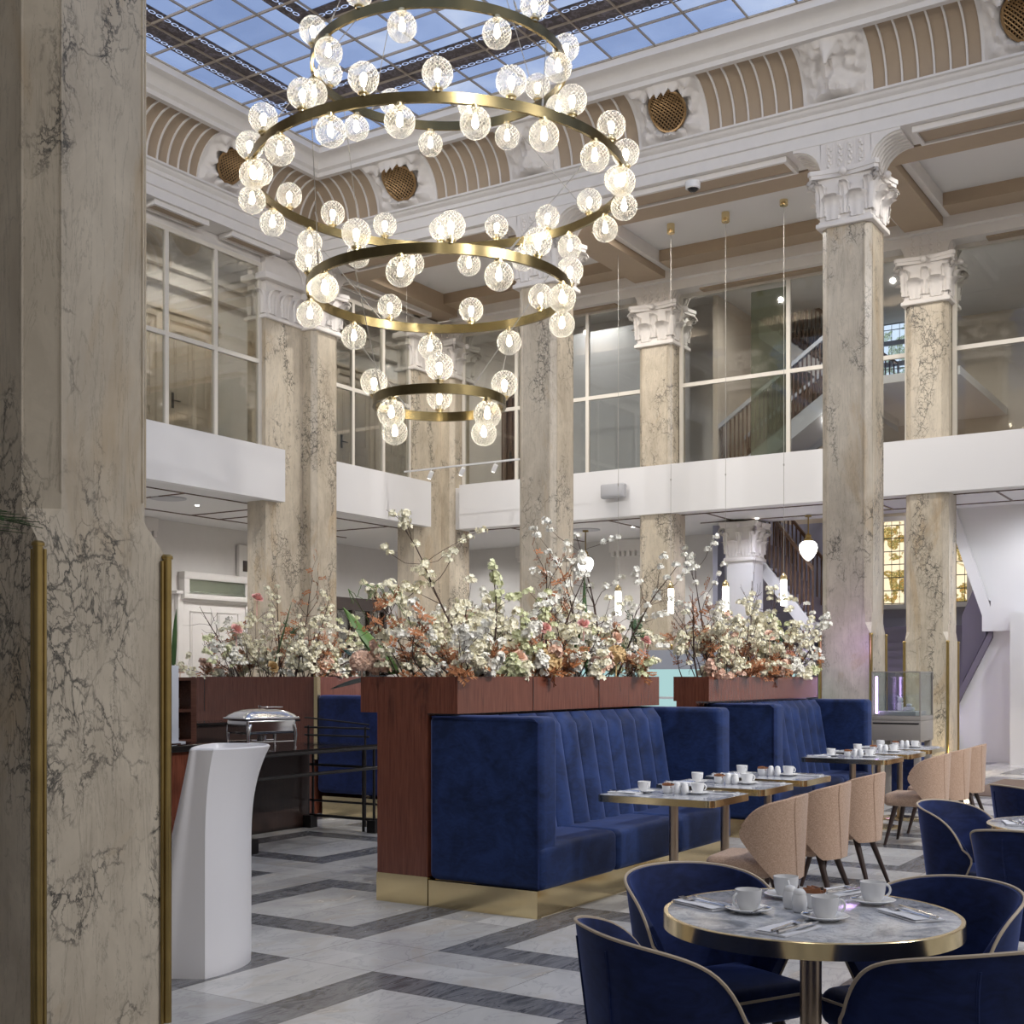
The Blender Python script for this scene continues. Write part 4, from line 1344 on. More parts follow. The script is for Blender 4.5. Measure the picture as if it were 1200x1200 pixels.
def shaker():
    t = thing('shaker', '', 'shaker', (0,0,0))
    m = MB(); m.lathe([(.016,0),(.022,.006),(.025,.03),(.022,.052),(.019,.058)], 20); m.build('body', M['porc'], t)
    m = MB(); m.lathe([(.020,.057),(.020,.064),(.013,.073),(.0005,.076)], 20, cap=False); m.build('cap', M['porc'], t)
    return t
def bowl():
    m = MB(); m.lathe([(.0005,.002),(.026,0),(.030,.006),(.036,.025),(.039,.050),(.037,.050),(.033,.025),(.026,.010),(.0005,.008)], 26, cap=False)
    return m.build('sugar_bowl', M['porc'], None)
def napkin():
    m = MB()
    m.slab(lambda u, v: ((u-.5)*.20, (v-.5)*.105, .0055+.002*math.sin(u*7+v*3)), lambda u, v: ((u-.5)*.20, (v-.5)*.105, .001), 6, 4)
    m.slab(lambda u, v: ((u-.5)*.20+.004, (v-.5)*.05+.028, .0095+.0015*math.sin(u*5)), lambda u, v: ((u-.5)*.20+.004, (v-.5)*.05+.028, .009), 6, 3)
    return m.build('napkin', M['linen'], None)
def fork():
    m = MB(); m.tube([(-.095,0,.002),(-.05,0,.003),(.03,0,.004),(.045,0,.002)], [.0045,.0035,.0022,.0025], 6)
    m.slab(lambda u, v: (.045+u*.022, (v-.5)*.022, .004-.003*math.sin(u*PI)), lambda u, v: (.045+u*.022, (v-.5)*.022, .002-.003*math.sin(u*PI)), 5, 3)
    for k in range(4):
        y = (k-1.5)*.0062
        m.tube([(.066,y,.003),(.082,y,.001),(.105,y,.006)], [.0019,.0017,.001], 5)
    return m.build('fork', M['steel'], None)
def knife():
    m = MB(); m.tube([(-.10,0,.003),(-.02,0,.004),(.0,0,.004)], [.0052,.0045,.003], 6)
    m.slab(lambda u, v: (.0+u*.11, (v-.5)*.017*(1-.7*u**4), .005), lambda u, v: (.0+u*.11, (v-.5)*.017*(1-.7*u**4), .003), 8, 2)
    return m.build('table_knife', M['steel'], None)
def packet():
    m = MB(); m.rbox(-.026, .026, -.0025, .0025, -.016, .016, .002, 1)
    return m.build('sugar_packet', M['packet'], None)
SRC = {}
def put(kind, fn, loc, rz, label, cat, group, rot=None, mat=None):
    if kind not in SRC:
        o = fn(); SRC[kind] = o; o.location = loc; o.rotation_euler = (0, 0, rz)
    else:
        o = dup(SRC[kind], loc, rz)
    if rot: o.rotation_euler = rot
    o['label'] = label; o['category'] = cat; o['group'] = group
    if mat is not None:
        o.data = o.data.copy(); o.data.materials[0] = mat
    return o
TT = .7505
def coffee(x, y, rz, where):
    put('saucer', saucer, (x, y, TT), 0, 'white saucer ' + where, 'saucer', 'white saucers')
    put('cup', cup, (x, y, TT+.0068), rz, 'white coffee cup ' + where, 'cup', 'white coffee cups')
    put('spoon', spoon, (x+.052*math.cos(rz+1.9), y+.052*math.sin(rz+1.9), TT+.016), rz+.5, 'steel teaspoon on the saucer ' + where, 'teaspoon', 'teaspoons on saucers')
def setting(x, y, rz, where):
    put('napkin', napkin, (x, y, TT), rz, 'folded white napkin ' + where, 'napkin', 'folded napkins')
    c, s = math.cos(rz), math.sin(rz)
    for kind, fn, oy, nm, cat in (('fork', fork, .006, 'steel fork on the napkin ', 'fork'), ('knife', knife, -.030, 'steel knife on the napkin ', 'knife')):
        put(kind, fn, (x - s*oy, y + c*oy, TT+.0112), rz + (.10 if kind == 'fork' else -.04), nm + where, cat, cat + 's on napkins')
def condiments(x, y, where, spread=(.05, 0), off=(.065, .0)):
    put('bowl', bowl, (x, y, TT), 0, 'white bowl of brown sugar packets on ' + where, 'bowl', 'sugar bowls')
    for k in range(7):
        a = .5
        px_, py_ = x + (k-3)*.0072*CT*0 + (k-3)*.0075, y + (.006 if k % 2 else -.006)
        put('packet', packet, (px_, py_, TT+.048), 0, 'sugar packet standing in the white bowl on ' + where, 'sugar packet', 'sugar packets on ' + where,
            rot=(.18*math.sin(k*2.1), .22*math.cos(k*1.7), PI/2 + .15*math.sin(k)), mat=M['packetd'] if k in (3, 4) else None)
    put('shaker', shaker, (x+off[0], y+off[1], TT), 0, 'white shaker right beside the sugar bowl on ' + where, 'shaker', 'porcelain shakers')
    put('shaker', shaker, (x+off[0]+spread[0], y+off[1]+spread[1], TT), 0, 'white shaker farther from the sugar bowl on ' + where, 'shaker', 'porcelain shakers')
# near round table
ro = lambda px, py: at(px, py, .75)
RT = 'on the near round table, '
x, y = ro(877, 1069); coffee(x, y, math.radians(150), RT + 'left, its handle pointing left')
x, y = ro(921, 1052); coffee(x, y, math.radians(-150), RT + 'at the back behind the shakers')
x, y = ro(967, 1078); coffee(x, y, math.radians(-60), RT + 'in front of the sugar bowl')
x, y = ro(1023, 1059); coffee(x, y, math.radians(-50), RT + 'at the right, beyond the bowl')
x, y = ro(954, 1063.5)
condiments(x, y, 'the near round table')
# move the two shakers to where the photo shows them
sh = [o for o in COL.objects if o.name.startswith('shaker')][:2]
a = ro(937, 1069); b_ = ro(926, 1064.5)
sh[0].location = (a[0], a[1], TT); sh[1].location = (b_[0], b_[1], TT)
def ang(pa, pb):
    a, b = ro(*pa), ro(*pb)
    return math.atan2(b[1]-a[1], b[0]-a[0])
x, y = ro(924, 1090.5); setting(x, y, ang((900, 1095), (945, 1083)), 'nearest the front rim of the near round table')
x, y = ro(826, 1061.5); setting(x, y, ang((850, 1068), (805, 1057)), 'near the left rim of the near round table')
x, y = ro(1067, 1074); setting(x, y, ang((1088, 1080), (1045, 1067)), 'near the right rim of the near round table')
x, y = ro(983, 1046.5); setting(x, y, ang((965, 1050), (1000, 1044)), 'at the far rim of the near round table')
# square tables
for k, (tx, ty) in enumerate(TPOS):
    w = TW[k]
    coffee(tx-.02, ty+.20, math.radians(-120), 'on the bench side of ' + w)
    coffee(tx+.06, ty-.14, math.radians(-40), 'on the chair side of ' + w)
    condiments(tx+.02, ty+.05, w, spread=(.0, -.052), off=(-.01, -.072))
    setting(tx-.13, ty+.28, math.radians(90), 'on the bench side of ' + w)
    setting(tx+.17, ty-.26, math.radians(-90), 'on the chair side of ' + w)
# second round table
x, y = at(1190, 966, .75); setting(x, y, .3, 'on the round table at the right edge')

# ================================================================== WHITE LECTERN
t = thing('lectern', 'white moulded plastic lectern with flared sloping top beside the near column', 'lectern', (4.42, 4.62, 0))
# local frame: r = camera right, d = camera depth
BR = Matrix(((ST, CT, 0, 0), (-CT, ST, 0, 0), (0, 0, 1, 0), (0, 0, 0, 1)))
def lect(u, v, grow=0.0):
    """u round the outline, v up"""
    z = v*1.135
    fl = max(0, (v-.50)/.50)**3.0
    # outline: front edge corner at (0,0); right side bulging out with the flare; back
    pts = [(-.30, .02), (-.15, .0), (0.0, -.01), (.06, .08), (.115, .20), (.145, .36), (.10, .50), (-.10, .55), (-.34, .50), (-.40, .26)]
    n = len(pts); s = u*n; i = int(s) % n; f = s-int(s)
    p0 = pts[(i-1) % n]; a = pts[i]; b = pts[(i+1) % n]; p3 = pts[(i+2) % n]
    def cr(w0, w1, w2, w3, f):
        return .5*((2*w1)+(-w0+w2)*f+(2*w0-5*w1+4*w2-w3)*f*f+(-w0+3*w1-3*w2+w3)*f**3)
    k = 1.0
    if i in (1, 2):   # keep the front corner crisp
        x = a[0]+(b[0]-a[0])*f; y = a[1]+(b[1]-a[1])*f
    else:
        x = cr(p0[0], a[0], b[0], p3[0], f); y = cr(p0[1], a[1], b[1], p3[1], f)
    w = max(0, min(1, (x+.10)/.30))
    x += (.125*fl)*w
    # left flank leans in toward the top
    if x < -.05: pass
    if x < 0: x *= 1-.72*v
    return x, y, z
m = MB(); nu = 80; nv = 26
vs = []; fs = []
for j in range(nv+1):
    for i in range(nu):
        x, y, z = lect(i/nu, j/nv)
        if j == 0: x *= .985
        vs.append((x, y, z + (0 if j < nv else 0)))
for j in range(nv):
    for i in range(nu):
        i2 = (i+1) % nu
        fs.append((j*nu+i, j*nu+i2, (j+1)*nu+i2, (j+1)*nu+i))
# rim lip and sunk reading surface
top = [vs[nv*nu+i] for i in range(nu)]
cx = sum(p[0] for p in top)/nu; cy = sum(p[1] for p in top)/nu
base = nv*nu
rings = []
for (k, dz) in ((.965, .008), (.93, .004), (.90, -.02), (.5, -.035), (.02, -.04)):
    st_ = len(vs)
    for p in top: vs.append((cx+(p[0]-cx)*k, cy+(p[1]-cy)*k, 1.135+dz))
    for i in range(nu):
        i2 = (i+1) % nu
        fs.append((base+i, base+i2, st_+i2, st_+i))
    base = st_
fs.append(tuple(base+i for i in range(nu)))
fs.append(tuple(reversed(range(nu))))
m.add([tuple(BR @ Vector(p)) for p in vs], fs)
m.build('body', M['lectern'], t, smooth=35)

# ================================================================== BUFFET
t = thing('buffet_table', 'dark metal framed buffet table with rails behind the white lectern', 'buffet table', (7.74, 7.56, 0))
m = MB(); m.box(-.45, 1.72, 0, .86, .828, .85); m.build('table_top', M['blacktop'], t, smooth=0)
m = MB()
for z in (.818, .624):
    m.tube([(-.45, 0, z), (1.72, 0, z)], .016, 6); m.tube([(1.72, 0, z), (1.72, .86, z)], .014, 6)
m.tube([(1.72, .0, .12), (1.72, .86, .12)], .016, 6); m.tube([(1.72, 0, .27), (1.72, .86, .27)], .012, 6)
m.tube([(-.45, 0, .12), (0, 0, .12)], .016, 6)
m.build('rail', M['black'], t)
for (x, y) in ((0,0),(1.69,.02),(1.72,.82),(1.70,.16),(0,.84),(-.45,0)):
    m = MB(); m.tube([(x, y, 0), (x, y, .83)], .015, 6); m.build('leg', M['black'], t)
for (x, y) in ((0,0),(1.69,.02),(1.70,.84)):
    m = MB(); m.box(x-.05, x+.05, y-.05, y+.05, 0, .12); m.build('foot', M['black'], t, smooth=0)
t = thing('buffet_counter', 'dark walnut buffet counter behind the chafing dish', 'counter', (8.3, 8.46, 0))
m = MB(); m.box(-1.2, 1.18, 0, .55, 0, .80); m.build('body', M['darkwood'], t, smooth=0)
m = MB(); m.box(-1.2, 1.2, .2, .62, .80, 1.05); m.build('upper_shelf', M['darkwood'], t, smooth=0)
m = MB(); m.box(-1.2, 1.24, .16, .66, 1.05, 1.07); m.build('counter_top', M['blacktop'], t, smooth=0)
# second rail screen beyond
t = thing('tray_rail', 'thin black tray rail standing before the blue banquette end', 'rail', (9.75, 8.75, 0))
m = MB()
for z in (.98, .90): m.tube([(0,0,z),(.0,-.85,z)], .010, 6)
m.tube([(0,0,1.08),(0,-.85,1.02)], .008, 6)
m.build('bar', M['black'], t)
for y in (-.05, -.8):
    m = MB(); m.tube([(0,y,0),(0,y,1.0)], .012, 6); m.build('post', M['black'], t)
# left counter with shelf
t = thing('service_counter', 'dark service counter cut off behind the near column', 'counter', (5.0, 6.95, 0))
m = MB(); m.box(0, 1.75, 0, .48, 0, .95); m.build('body', M['mahog'], t, smooth=0)
m = MB(); m.rbox(-.05, 1.83, -.04, .50, .95, 1.0, .008, 1); m.build('counter_top', M['blacktop'], t)
m = MB(); m.box(1.2, 1.5, .1, .3, 1.0, 1.008); m.build('tray', M['steel'], t, smooth=0)
x, y = at(221, 870, 1.0)
x, y = 6.72, 7.55
t = thing('open_shelf', 'dark wooden shelf unit holding plates beside the near column', 'shelf', (7.04, 8.09, 0))
m = MB()
m.box(-.03, .03, -.6, .0, 0, 1.49); m.box(-.9, -.03, -.03, 0, 0, 1.49)
for z in (.98, 1.22, 1.47): m.box(-.9, -.03, -.6, -.03, z, z+.025)
m.build('carcass', M['mahogx'], t, smooth=0)
for (zz, cnt, lab) in ((1.247, 6, 'white plates stacked on the upper shelf of the open unit'), (1.007, 6, 'white plates stacked on the lower shelf of the open unit')):
    for k in range(cnt):
        m = MB(); m.lathe([(.0005,.001),(.06,0),(.11,.012),(.112,.014),(.06,.005),(.0005,.005)], 24, cap=False)
        o = m.build('plate', M['porc'], None, loc=(6.90, 7.66, zz+.013*k)); tag(o, lab, 'plate', lab)
t = thing('divider_panel', 'pale grey upright panel just right of the near column', 'panel', (6.49, 7.15, 1.0))
m = MB(); m.rbox(.0, .13, .05, .09, 0, .585, .008, 1); m.build('board', M['greywood'], t)
m = MB(); m.box(-.02, .15, .0, .14, 0, .012); m.build('foot_plate', M['greywood'], t, smooth=0)

# chafing dish
x, y = at(309, 878, .85)
t = thing('chafing_dish', 'polished steel chafing dish with hinged lid on the buffet table', 'chafing dish', (8.42, 8.08, .851), math.radians(-14))
m = MB(); m.rbox(-.26, .26, -.18, .18, .13, .27, .03, 3); m.build('water_pan', M['steel'], t)
m = MB(); m.rbox(-.285, .285, -.195, .195, .262, .282, .008, 2); m.build('rim', M['steel'], t)
m = MB()
def lid(u, v, o=0):
    a, b = (u-.5)*2, (v-.5)*2
    e = max(abs(a), abs(b)); h = .075*(1-e**3.0) + .0
    return (a*(.28-o), b*(.19-o), .283+h*(1-o*3) - o*.3)
m.slab(lambda u, v: lid(u, v), lambda u, v: (lid(u, v)[0]*.97, lid(u, v)[1]*.97, lid(u, v)[2]-.008), 16, 12); m.build('lid', M['steel'], t, smooth=60)
m = MB(); m.rbox(.02, .20, -.05, .05, .365, .375, .004, 1); m.tube([(-.02,0,.365),(-.02,0,.385)], .012, 8); m.build('lid_handle', M['steel'], t)
for (sx, sy) in ((1,1),(-1,1),(1,-1),(-1,-1)):
    m = MB(); m.tube([(sx*.20, sy*.15, .25), (sx*.235, sy*.17, .20), (sx*.25, sy*.175, .12), (sx*.245, sy*.17, .02), (sx*.25, sy*.17, 0)], [.014,.022,.017,.011,.015], 10)
    m.build('leg', M['steel'], t)
m = MB(); m.tube([(-.24,-.17,.06),(.24,-.17,.06)], .006, 6); m.tube([(-.24,.17,.06),(.24,.17,.06)], .006, 6); m.tube([(0,-.17,.06),(0,.17,.06)], .006, 6)
m.lathe([(.04,.06),(.045,.11),(.035,.115)], 16); m.build('burner_frame', M['steel'], t)

# ================================================================== FLOWERS
rng = random.Random(11)
def rv(s=1.0):
    while True:
        v = Vector((rng.uniform(-1,1), rng.uniform(-1,1), rng.uniform(-1,1)))
        if .05 < v.length < 1: return v.normalized()*s
def flower(vs, fs, p, n, r, petals=5, cup=.35):
    n = n.normalized(); a = n.orthogonal().normalized(); b = n.cross(a)
    o = rng.uniform(0, 6.28)
    for k in range(petals):
        an = o + 2*PI*k/petals
        d = a*math.cos(an)+b*math.sin(an); s = n.cross(d)
        i = len(vs)
        vs += [p, p+d*r*.62+s*r*.42+n*r*cup*.5, p+d*r+n*r*cup, p+d*r*.62-s*r*.42+n*r*cup*.5]
        fs.append((i, i+1, i+2, i+3))
def cluster(vs, fs, c, R=.040, n=8, r=.020):
    for k in range(n):
        d = rv()
        d.z = abs(d.z)*.6 + d.z*.4
        flower(vs, fs, c+d*R*rng.uniform(.5, 1), d, r*rng.uniform(.8, 1.15))
def leaves(vs, fs, p, d, l, w, n=6):
    """small leaflets in pairs along a stalk"""
    d = d.normalized(); s = d.orthogonal().normalized()
    for k in range(n):
        c = p + d*l*(k/n)
        for sg in (-1, 1):
            q = (s*sg + d*.6 + rv(.3)).normalized()
            nrm = q.cross(d).normalized() if q.cross(d).length > .01 else Vector((0,0,1))
            t_ = q.cross(nrm)
            i = len(vs)
            vs += [c, c+q*w*.5+t_*w*.24, c+q*w, c+q*w*.5-t_*w*.24]
            fs.append((i, i+1, i+2, i+3))
def grow(p0, d, Ln, n=8, wob=.22, lift=.04):
    pts = [Vector(p0)]; d = Vector(d).normalized()
    for k in range(n):
        d = (d + rv(wob)*rng.random() + Vector((0,0,lift))).normalized()
        pts.append(pts[-1] + d*Ln/n)
    return pts
def branch(p0, d, Ln, kind, label, group, dens=1.0, name='flowering_branch', thick=.007):
    root = thing(name, label, 'flowers', p0, 0, group)
    st_ = MB(); main = grow((0,0,0), d, Ln, 8, .34 if Ln < .8 else .18, .03)
    rad = [thick*(1-.75*i/8) for i in range(9)]
    st_.tube(main, rad, 5)
    vs = []; fs = []; bud = []
    nt_ = max(4, int(Ln*10))
    for k in range(nt_):
        i = rng.randint(2, 7); b0 = main[i]
        dd = (main[i+1]-main[i]).normalized()
        sd = (dd*.7 + rv(.9)).normalized()
        tw = grow(b0, sd, Ln*rng.uniform(.18, .42), 5, .5, .05)
        st_.tube(tw, [rad[i]*.55, rad[i]*.5, .0026, .0022, .0016, .0010], 4)
        bud += [tw[3], tw[5], tw[4]]
    bud += [main[8], main[7], main[6], main[5]]
    so = st_.build('stem', M['stem'], root)
    if kind in ('cream', 'white', 'green', 'blush'):
        for b_ in bud:
            if rng.random() > .82*dens: continue
            cluster(vs, fs, b_+rv(.01), .040*rng.uniform(.65, 1.2), rng.randint(10, 16))
        mt = {'cream': M['petal'], 'white': M['petalw'], 'green': M['petalg'], 'blush': M['blush']}[kind]
        nm = 'blossom'
    elif kind == 'rust':
        for b_ in bud: leaves(vs, fs, b_, rv()+Vector((0,0,.5)), .09, .036, 6)
        mt = M['rust']; nm = 'foliage'
    elif kind == 'leafy':
        for b_ in bud: leaves(vs, fs, b_, rv()+Vector((0,0,.5)), .10, .05, 4)
        mt = M['leaf']; nm = 'foliage'
    else:
        for b_ in bud[::3]: leaves(vs, fs, b_, rv(), .02, .014, 1)
        mt = M['rust']; nm = 'bud'
    if vs:
        o = MB().add(vs, fs).build(nm, mt, root, smooth=0, recalc=False)
        if nm in ('blossom', 'bud', 'foliage'): o['kind'] = 'stuff'
    return root
def ball_flower(p, R, m, label, group, name='hydrangea', cat='flower', layers=3):
    """round many-petalled bloom"""
    vs = []; fs = []
    for k in range(int(75*layers/3)):
        d = rv(); d.z = d.z*.7+.25; d.normalize()
        flower(vs, fs, d*R*.8, d, R*.42, 4, .3)
    o = MB().add(vs, fs)
    o.sphere((0,0,0), R*.74, 10, 7)
    o.tube([(0,0,0), (0,0,-.10-R)], .006, 5)
    ob = o.build(name, m, None, smooth=0, recalc=False, loc=p)
    return tag(ob, label, cat, group)
def rose(p, R, m, label, group):
    mb = MB()
    for k in range(16):
        a0 = k*2.4; lay = k/16
        rr = R*(.2+.8*lay); hh = R*(1.15-.55*lay)
        def f(u, v, off=0, a0=a0, rr=rr, hh=hh, lay=lay):
            a = a0 + (u-.5)*1.9
            q = rr*(.35+.65*v**.6)*(1+.2*lay*v)+off
            return (q*math.cos(a), q*math.sin(a), hh*v*(1-.25*(abs(u-.5)*2)**3) - (R*.35*lay*v*v))
        mb.slab(f, lambda u, v, f=f: f(u, v, -.0015), 5, 4)
    tilt = Matrix.Rotation(rng.uniform(.5, 1.1), 4, 'X') if True else None
    az = Matrix.Rotation(math.atan2(-.84, -.54) + PI/2 + rng.uniform(-.6, .6), 4, 'Z')
    mb.v = [tuple(az @ tilt @ Vector(q)) for q in mb.v]
    mb.tube([(0,0,0), (0,0,-.12-R)], .005, 5)
    ob = mb.build('rose', m, None, smooth=60, loc=p)
    return tag(ob, label, 'flower', group)
def blade(p, d, Ln, w, m, label, group, name='sword_leaf'):
    pts = grow((0,0,0), d, Ln, 8, .08, -.02); mb = MB()
    s = Vector(d).cross(Vector((0,0,1))).normalized() if Vector(d).cross(Vector((0,0,1))).length > .05 else Vector((1,0,0))
    s = Vector((ST, -CT, 0)) if s.length < .1 else s
    s = (s + Vector((ST, -CT, 0))*1.0).normalized()
    def f(u, v, off=0):
        i = min(7, int(v*8)); p_ = pts[i].lerp(pts[i+1], v*8-i)
        ww = w*math.sin(PI*min(.98, v*.86+.12))**.8
        return p_ + s*(u-.5)*ww + Vector((CT, ST, 0))*(abs(u-.5)*w*.35 + off)
    mb.slab(lambda u, v: f(u, v), lambda u, v: f(u, v, .002), 4, 10)
    ob = mb.build(name, m, None, smooth=60, loc=p)
    return tag(ob, label, 'leaf', group)

def arrange(x0, x1, y0, y1, n, where, tall, lean, seed, hmul=1.0, zr=1.45):
    global rng
    rng = random.Random(seed)
    words = {'cream': 'cream blossom branch', 'white': 'white blossom branch', 'green': 'greenish white blossom branch', 'blush': 'peach coloured blossom branch', 'rust': 'rust red leafy branch', 'twig': 'bare brown twig', 'leafy': 'dark green leafy sprig'}
    for k in range(n):
        x = x0 + (x1-x0)*((k+.5)/n + rng.uniform(-.5, .5)/n); y = rng.uniform(y0, y1)
        kind = rng.choices(['cream','white','green','blush','rust','twig','leafy'], [44, 16, 4, 6, 16, 11, 3])[0]
        u = (x-x0)/(x1-x0)*2-1; w = (y-y0)/max(.01, y1-y0)*2-1
        L_ = rng.uniform(.36, .66)*hmul
        if kind == 'twig': L_ *= 1.35
        if kind in ('rust', 'blush'): L_ *= .85
        d = Vector((u*.55*lean[0] + rng.uniform(-.45,.45), w*.4*lean[1] + rng.uniform(-.45,.45), .85))
        branch((x, y, zr), d, L_, kind, words[kind] + ' among others in ' + where, words[kind] + 'es in ' + where, thick=.006)
    # low fill: short dense stems leaning over the edges
    for k in range(int(n*.75)):
        x = x0 + (x1-x0)*rng.random(); y = rng.choice([y0, y0, y1, rng.uniform(y0, y1)])
        kind = rng.choices(['cream','white','green','blush','rust'], [32, 12, 8, 18, 30])[0]
        w = -1 if y == y0 else (1 if y == y1 else 0)
        d = Vector((rng.uniform(-.7,.7), w*.55*lean[1] + rng.uniform(-.2,.2), .6))
        branch((x, y, zr), d, rng.uniform(.18, .32), kind, words[kind] + ' kept low in ' + where, 'low ' + words[kind] + 'es in ' + where, 1.1, thick=.004)
    for (p, d, L_, kind, lab) in tall:
        branch(p, d, L_, kind, lab, None, 1.0, thick=.011)

A1 = 'the nearest planter'
R_ = Vector((ST, -CT, 0))
arrange(6.7, 9.5, 4.72, 5.32, 58, A1, [
    ((7.35, 4.95, 1.45), (-.42*ST, .42*CT, .95), 1.26, 'cream', 'tallest cream blossom branch leaning left above the nearest planter'),
    ((7.2, 5.0, 1.45), (-.85*ST, .85*CT, .62), .92, 'cream', 'cream blossom branch reaching far left over the wooden end post'),
    ((7.45, 4.95, 1.45), (.25*ST, -.25*CT, .9), .85, 'green', 'upright greenish blossom branch right of the tallest one'),
    ((9.15, 4.95, 1.45), (-.1*ST, .1*CT, 1), 1.28, 'white', 'tall thin white blossom branch near the right end of the nearest planter'),
    ((9.3, 4.9, 1.45), (.42*ST, -.42*CT, .9), 1.12, 'white', 'white blossom branch arching right off the nearest planter'),
    ((8.9, 4.9, 1.45), (-.3*ST, .3*CT, .95), 1.1, 'white', 'white blossom branch in front of the white opal lamp'),
    ((8.3, 4.95, 1.45), (-.12*ST, .12*CT, 1), .95, 'rust', 'tall rust leaved branch at the middle of the nearest planter'),
    ((8.2, 4.95, 1.45), (.3*ST, -.3*CT, 1), .95, 'twig', 'tall bare twig in front of the mid-hall column'),
], (1, 1), 5, 1.12)
A2 = 'the far planter'
arrange(10.9, 13.75, 4.74, 5.02, 46, A2, [
    ((11.2, 4.88, 1.45), (-.12*ST, .12*CT, 1), 1.30, 'white', 'tallest white blossom branch above the far planter'),
    ((13.3, 4.88, 1.45), (.65*ST, -.65*CT, .6), .85, 'white', 'white blossom branch reaching right toward the tall column'),
    ((12.7, 4.88, 1.45), (.1*ST, -.1*CT, 1), 1.0, 'cream', 'upright cream blossom branch under the rightmost tube pendant'),
    ((12.2, 4.88, 1.45), (0, 0, 1), 1.05, 'twig', 'bare upright twigs rising from the far planter'),
    ((10.95, 4.88, 1.45), (-.3*ST, .3*CT, 1), .85, 'rust', 'rust leaved branch at the left end of the far planter'),
], (.9, .9), 8, 1.25)
A3 = 'the left planter'
arrange(10.5, 11.1, 9.3, 10.95, 44, A3, [
    ((10.7, 9.95, 1.45), (-.2*ST, .2*CT, 1), 1.05, 'cream', 'tallest cream blossom branch above the left planter'),
    ((10.7, 9.75, 1.45), (.16*ST, -.16*CT, 1), 1.20, 'rust', 'tall branch of golden brown leaves above the left planter'),
    ((10.7, 9.5, 1.45), (.22*ST, -.22*CT, 1), .95, 'cream', 'cream blossom branch in front of the broad left pier'),
    ((10.7, 10.6, 1.45), (-.45*ST, .45*CT, .9), 1.0, 'twig', 'bare curling twig by the near column edge'),
    ((10.6, 9.3, 1.45), (.75*ST, -.75*CT, .6), .75, 'cream', 'cream blossom branch stretching right past the left planter'),
], (.9, .9), 21, 1.2)
rng = random.Random(4)
# round blooms along the front edges
def along(px, py, X=None, Y=None):
    """spot on the plane Y=.. or X=.. behind a pixel"""
    k = (px-600)/F
    if Y is not None: d = Y/(ST - CT*k)
    else: d = X/(CT + ST*k)
    r = k*d
    return (CT*d+ST*r, ST*d-CT*r, EYE + (793-py)*d/F)
for (px, py, R, mm, nm, lab) in [(641, 776, .115, 'golden', 'hydrangea', 'big ochre hydrangea hanging over the nearest planter edge'),
        (424, 776, .085, 'blush', 'hydrangea', 'peach hydrangea ball at the left end of the nearest planter'),
        (722, 768, .085, 'golden', 'hydrangea', 'round dusty peach bloom near the right end of the nearest planter')]:
    ball_flower(along(px, py, Y=4.66 if px > 500 else None, X=6.62 if px <= 500 else None), R, M[mm], lab, None, nm)
for (px, py, R, mm, lab) in [(638, 737, .05, 'pink', 'bright pink rose in the middle of the nearest planter'), (684, 732, .05, 'pink', 'pink tulip shaped rose left of the green sword leaves'),
        (699, 777, .055, 'blush', 'open blush rose on the nearest planter rim'), (739, 772, .055, 'blush', 'open blush rose right of the round dusty bloom'), (722, 748, .05, 'blush', 'pale blush rose above the round dusty bloom'),
        (756, 752, .05, 'pink', 'soft pink rose near the right end of the nearest planter'), (608, 771, .055, 'blush', 'blush rose left of the big ochre hydrangea'),
        (652, 757, .045, 'petalw', 'white tulip above the big ochre hydrangea'), (672, 752, .05, 'petalw', 'long white lily bud in the nearest planter')]:
    rose(along(px, py, Y=4.68), R, M[mm], lab, None)
for (px, py, mm, lab) in [(301, 702, 'pink', 'pink rose in front of the broad left pier'), (277, 738, 'pink', 'coral pink rose in the middle of the left planter'), (211, 785, 'blush', 'blush rose at the left end of the left planter'), (319, 782, 'golden', 'golden dahlia at the rim of the left planter')]:
    rose(along(px, py, X=10.45), .07, M[mm], lab, None)
for (px, py, mm, lab) in [(925, 768, 'pink', 'pink rose near the right end of the far planter'), (902, 745, 'blush', 'blush rose in the far planter under the white blossoms')]:
    rose(along(px, py, Y=4.74), .06, M[mm], lab, None)
# sword leaves and big green leaves
b0 = along(688, 790, Y=4.9); blade(b0, (-.02*ST, .02*CT, 1), .78, .055, M['leaf'], 'tall dark green sword leaf in the nearest planter', None)
b0 = along(668, 788, Y=4.8); blade(b0, (.2*ST, -.2*CT, 1), .36, .08, M['leaf'], 'short broad green leaf beside the white lily bud', None)
b0 = along(203, 790, X=10.5); blade(b0, (0, 0, 1), .78, .06, M['leaf'], 'upright sword leaf touching the near column edge', None)
b0 = along(318, 790, X=10.5); blade(b0, (.25*ST, -.25*CT, 1), .85, .04, M['leaf'], 'narrow dark spike leaf in the left planter', None)
for (px, py, qx, qy, w, mm, lab) in [(466, 788, 388, 797, .14, 'deep', 'large glossy dark leaf pointing left at the end post'), (462, 790, 405, 752, .16, 'deep', 'broad blue green leaf above the blue banquette end'),
        (460, 790, 408, 705, .10, 'leafb', 'bright green leaf standing left of the nearest arrangement'), (464, 790, 418, 735, .13, 'leafb', 'small bright green leaf low beside the end post'),
        (468, 786, 392, 775, .12, 'deep', 'dark narrow leaf hanging beside the end post')]:
    a = Vector(along(px, py, X=6.8)); b_ = Vector(along(qx, qy, X=6.8))
    blade(a, (b_-a), (b_-a).length, w, M[mm], lab, None, 'broad_leaf')
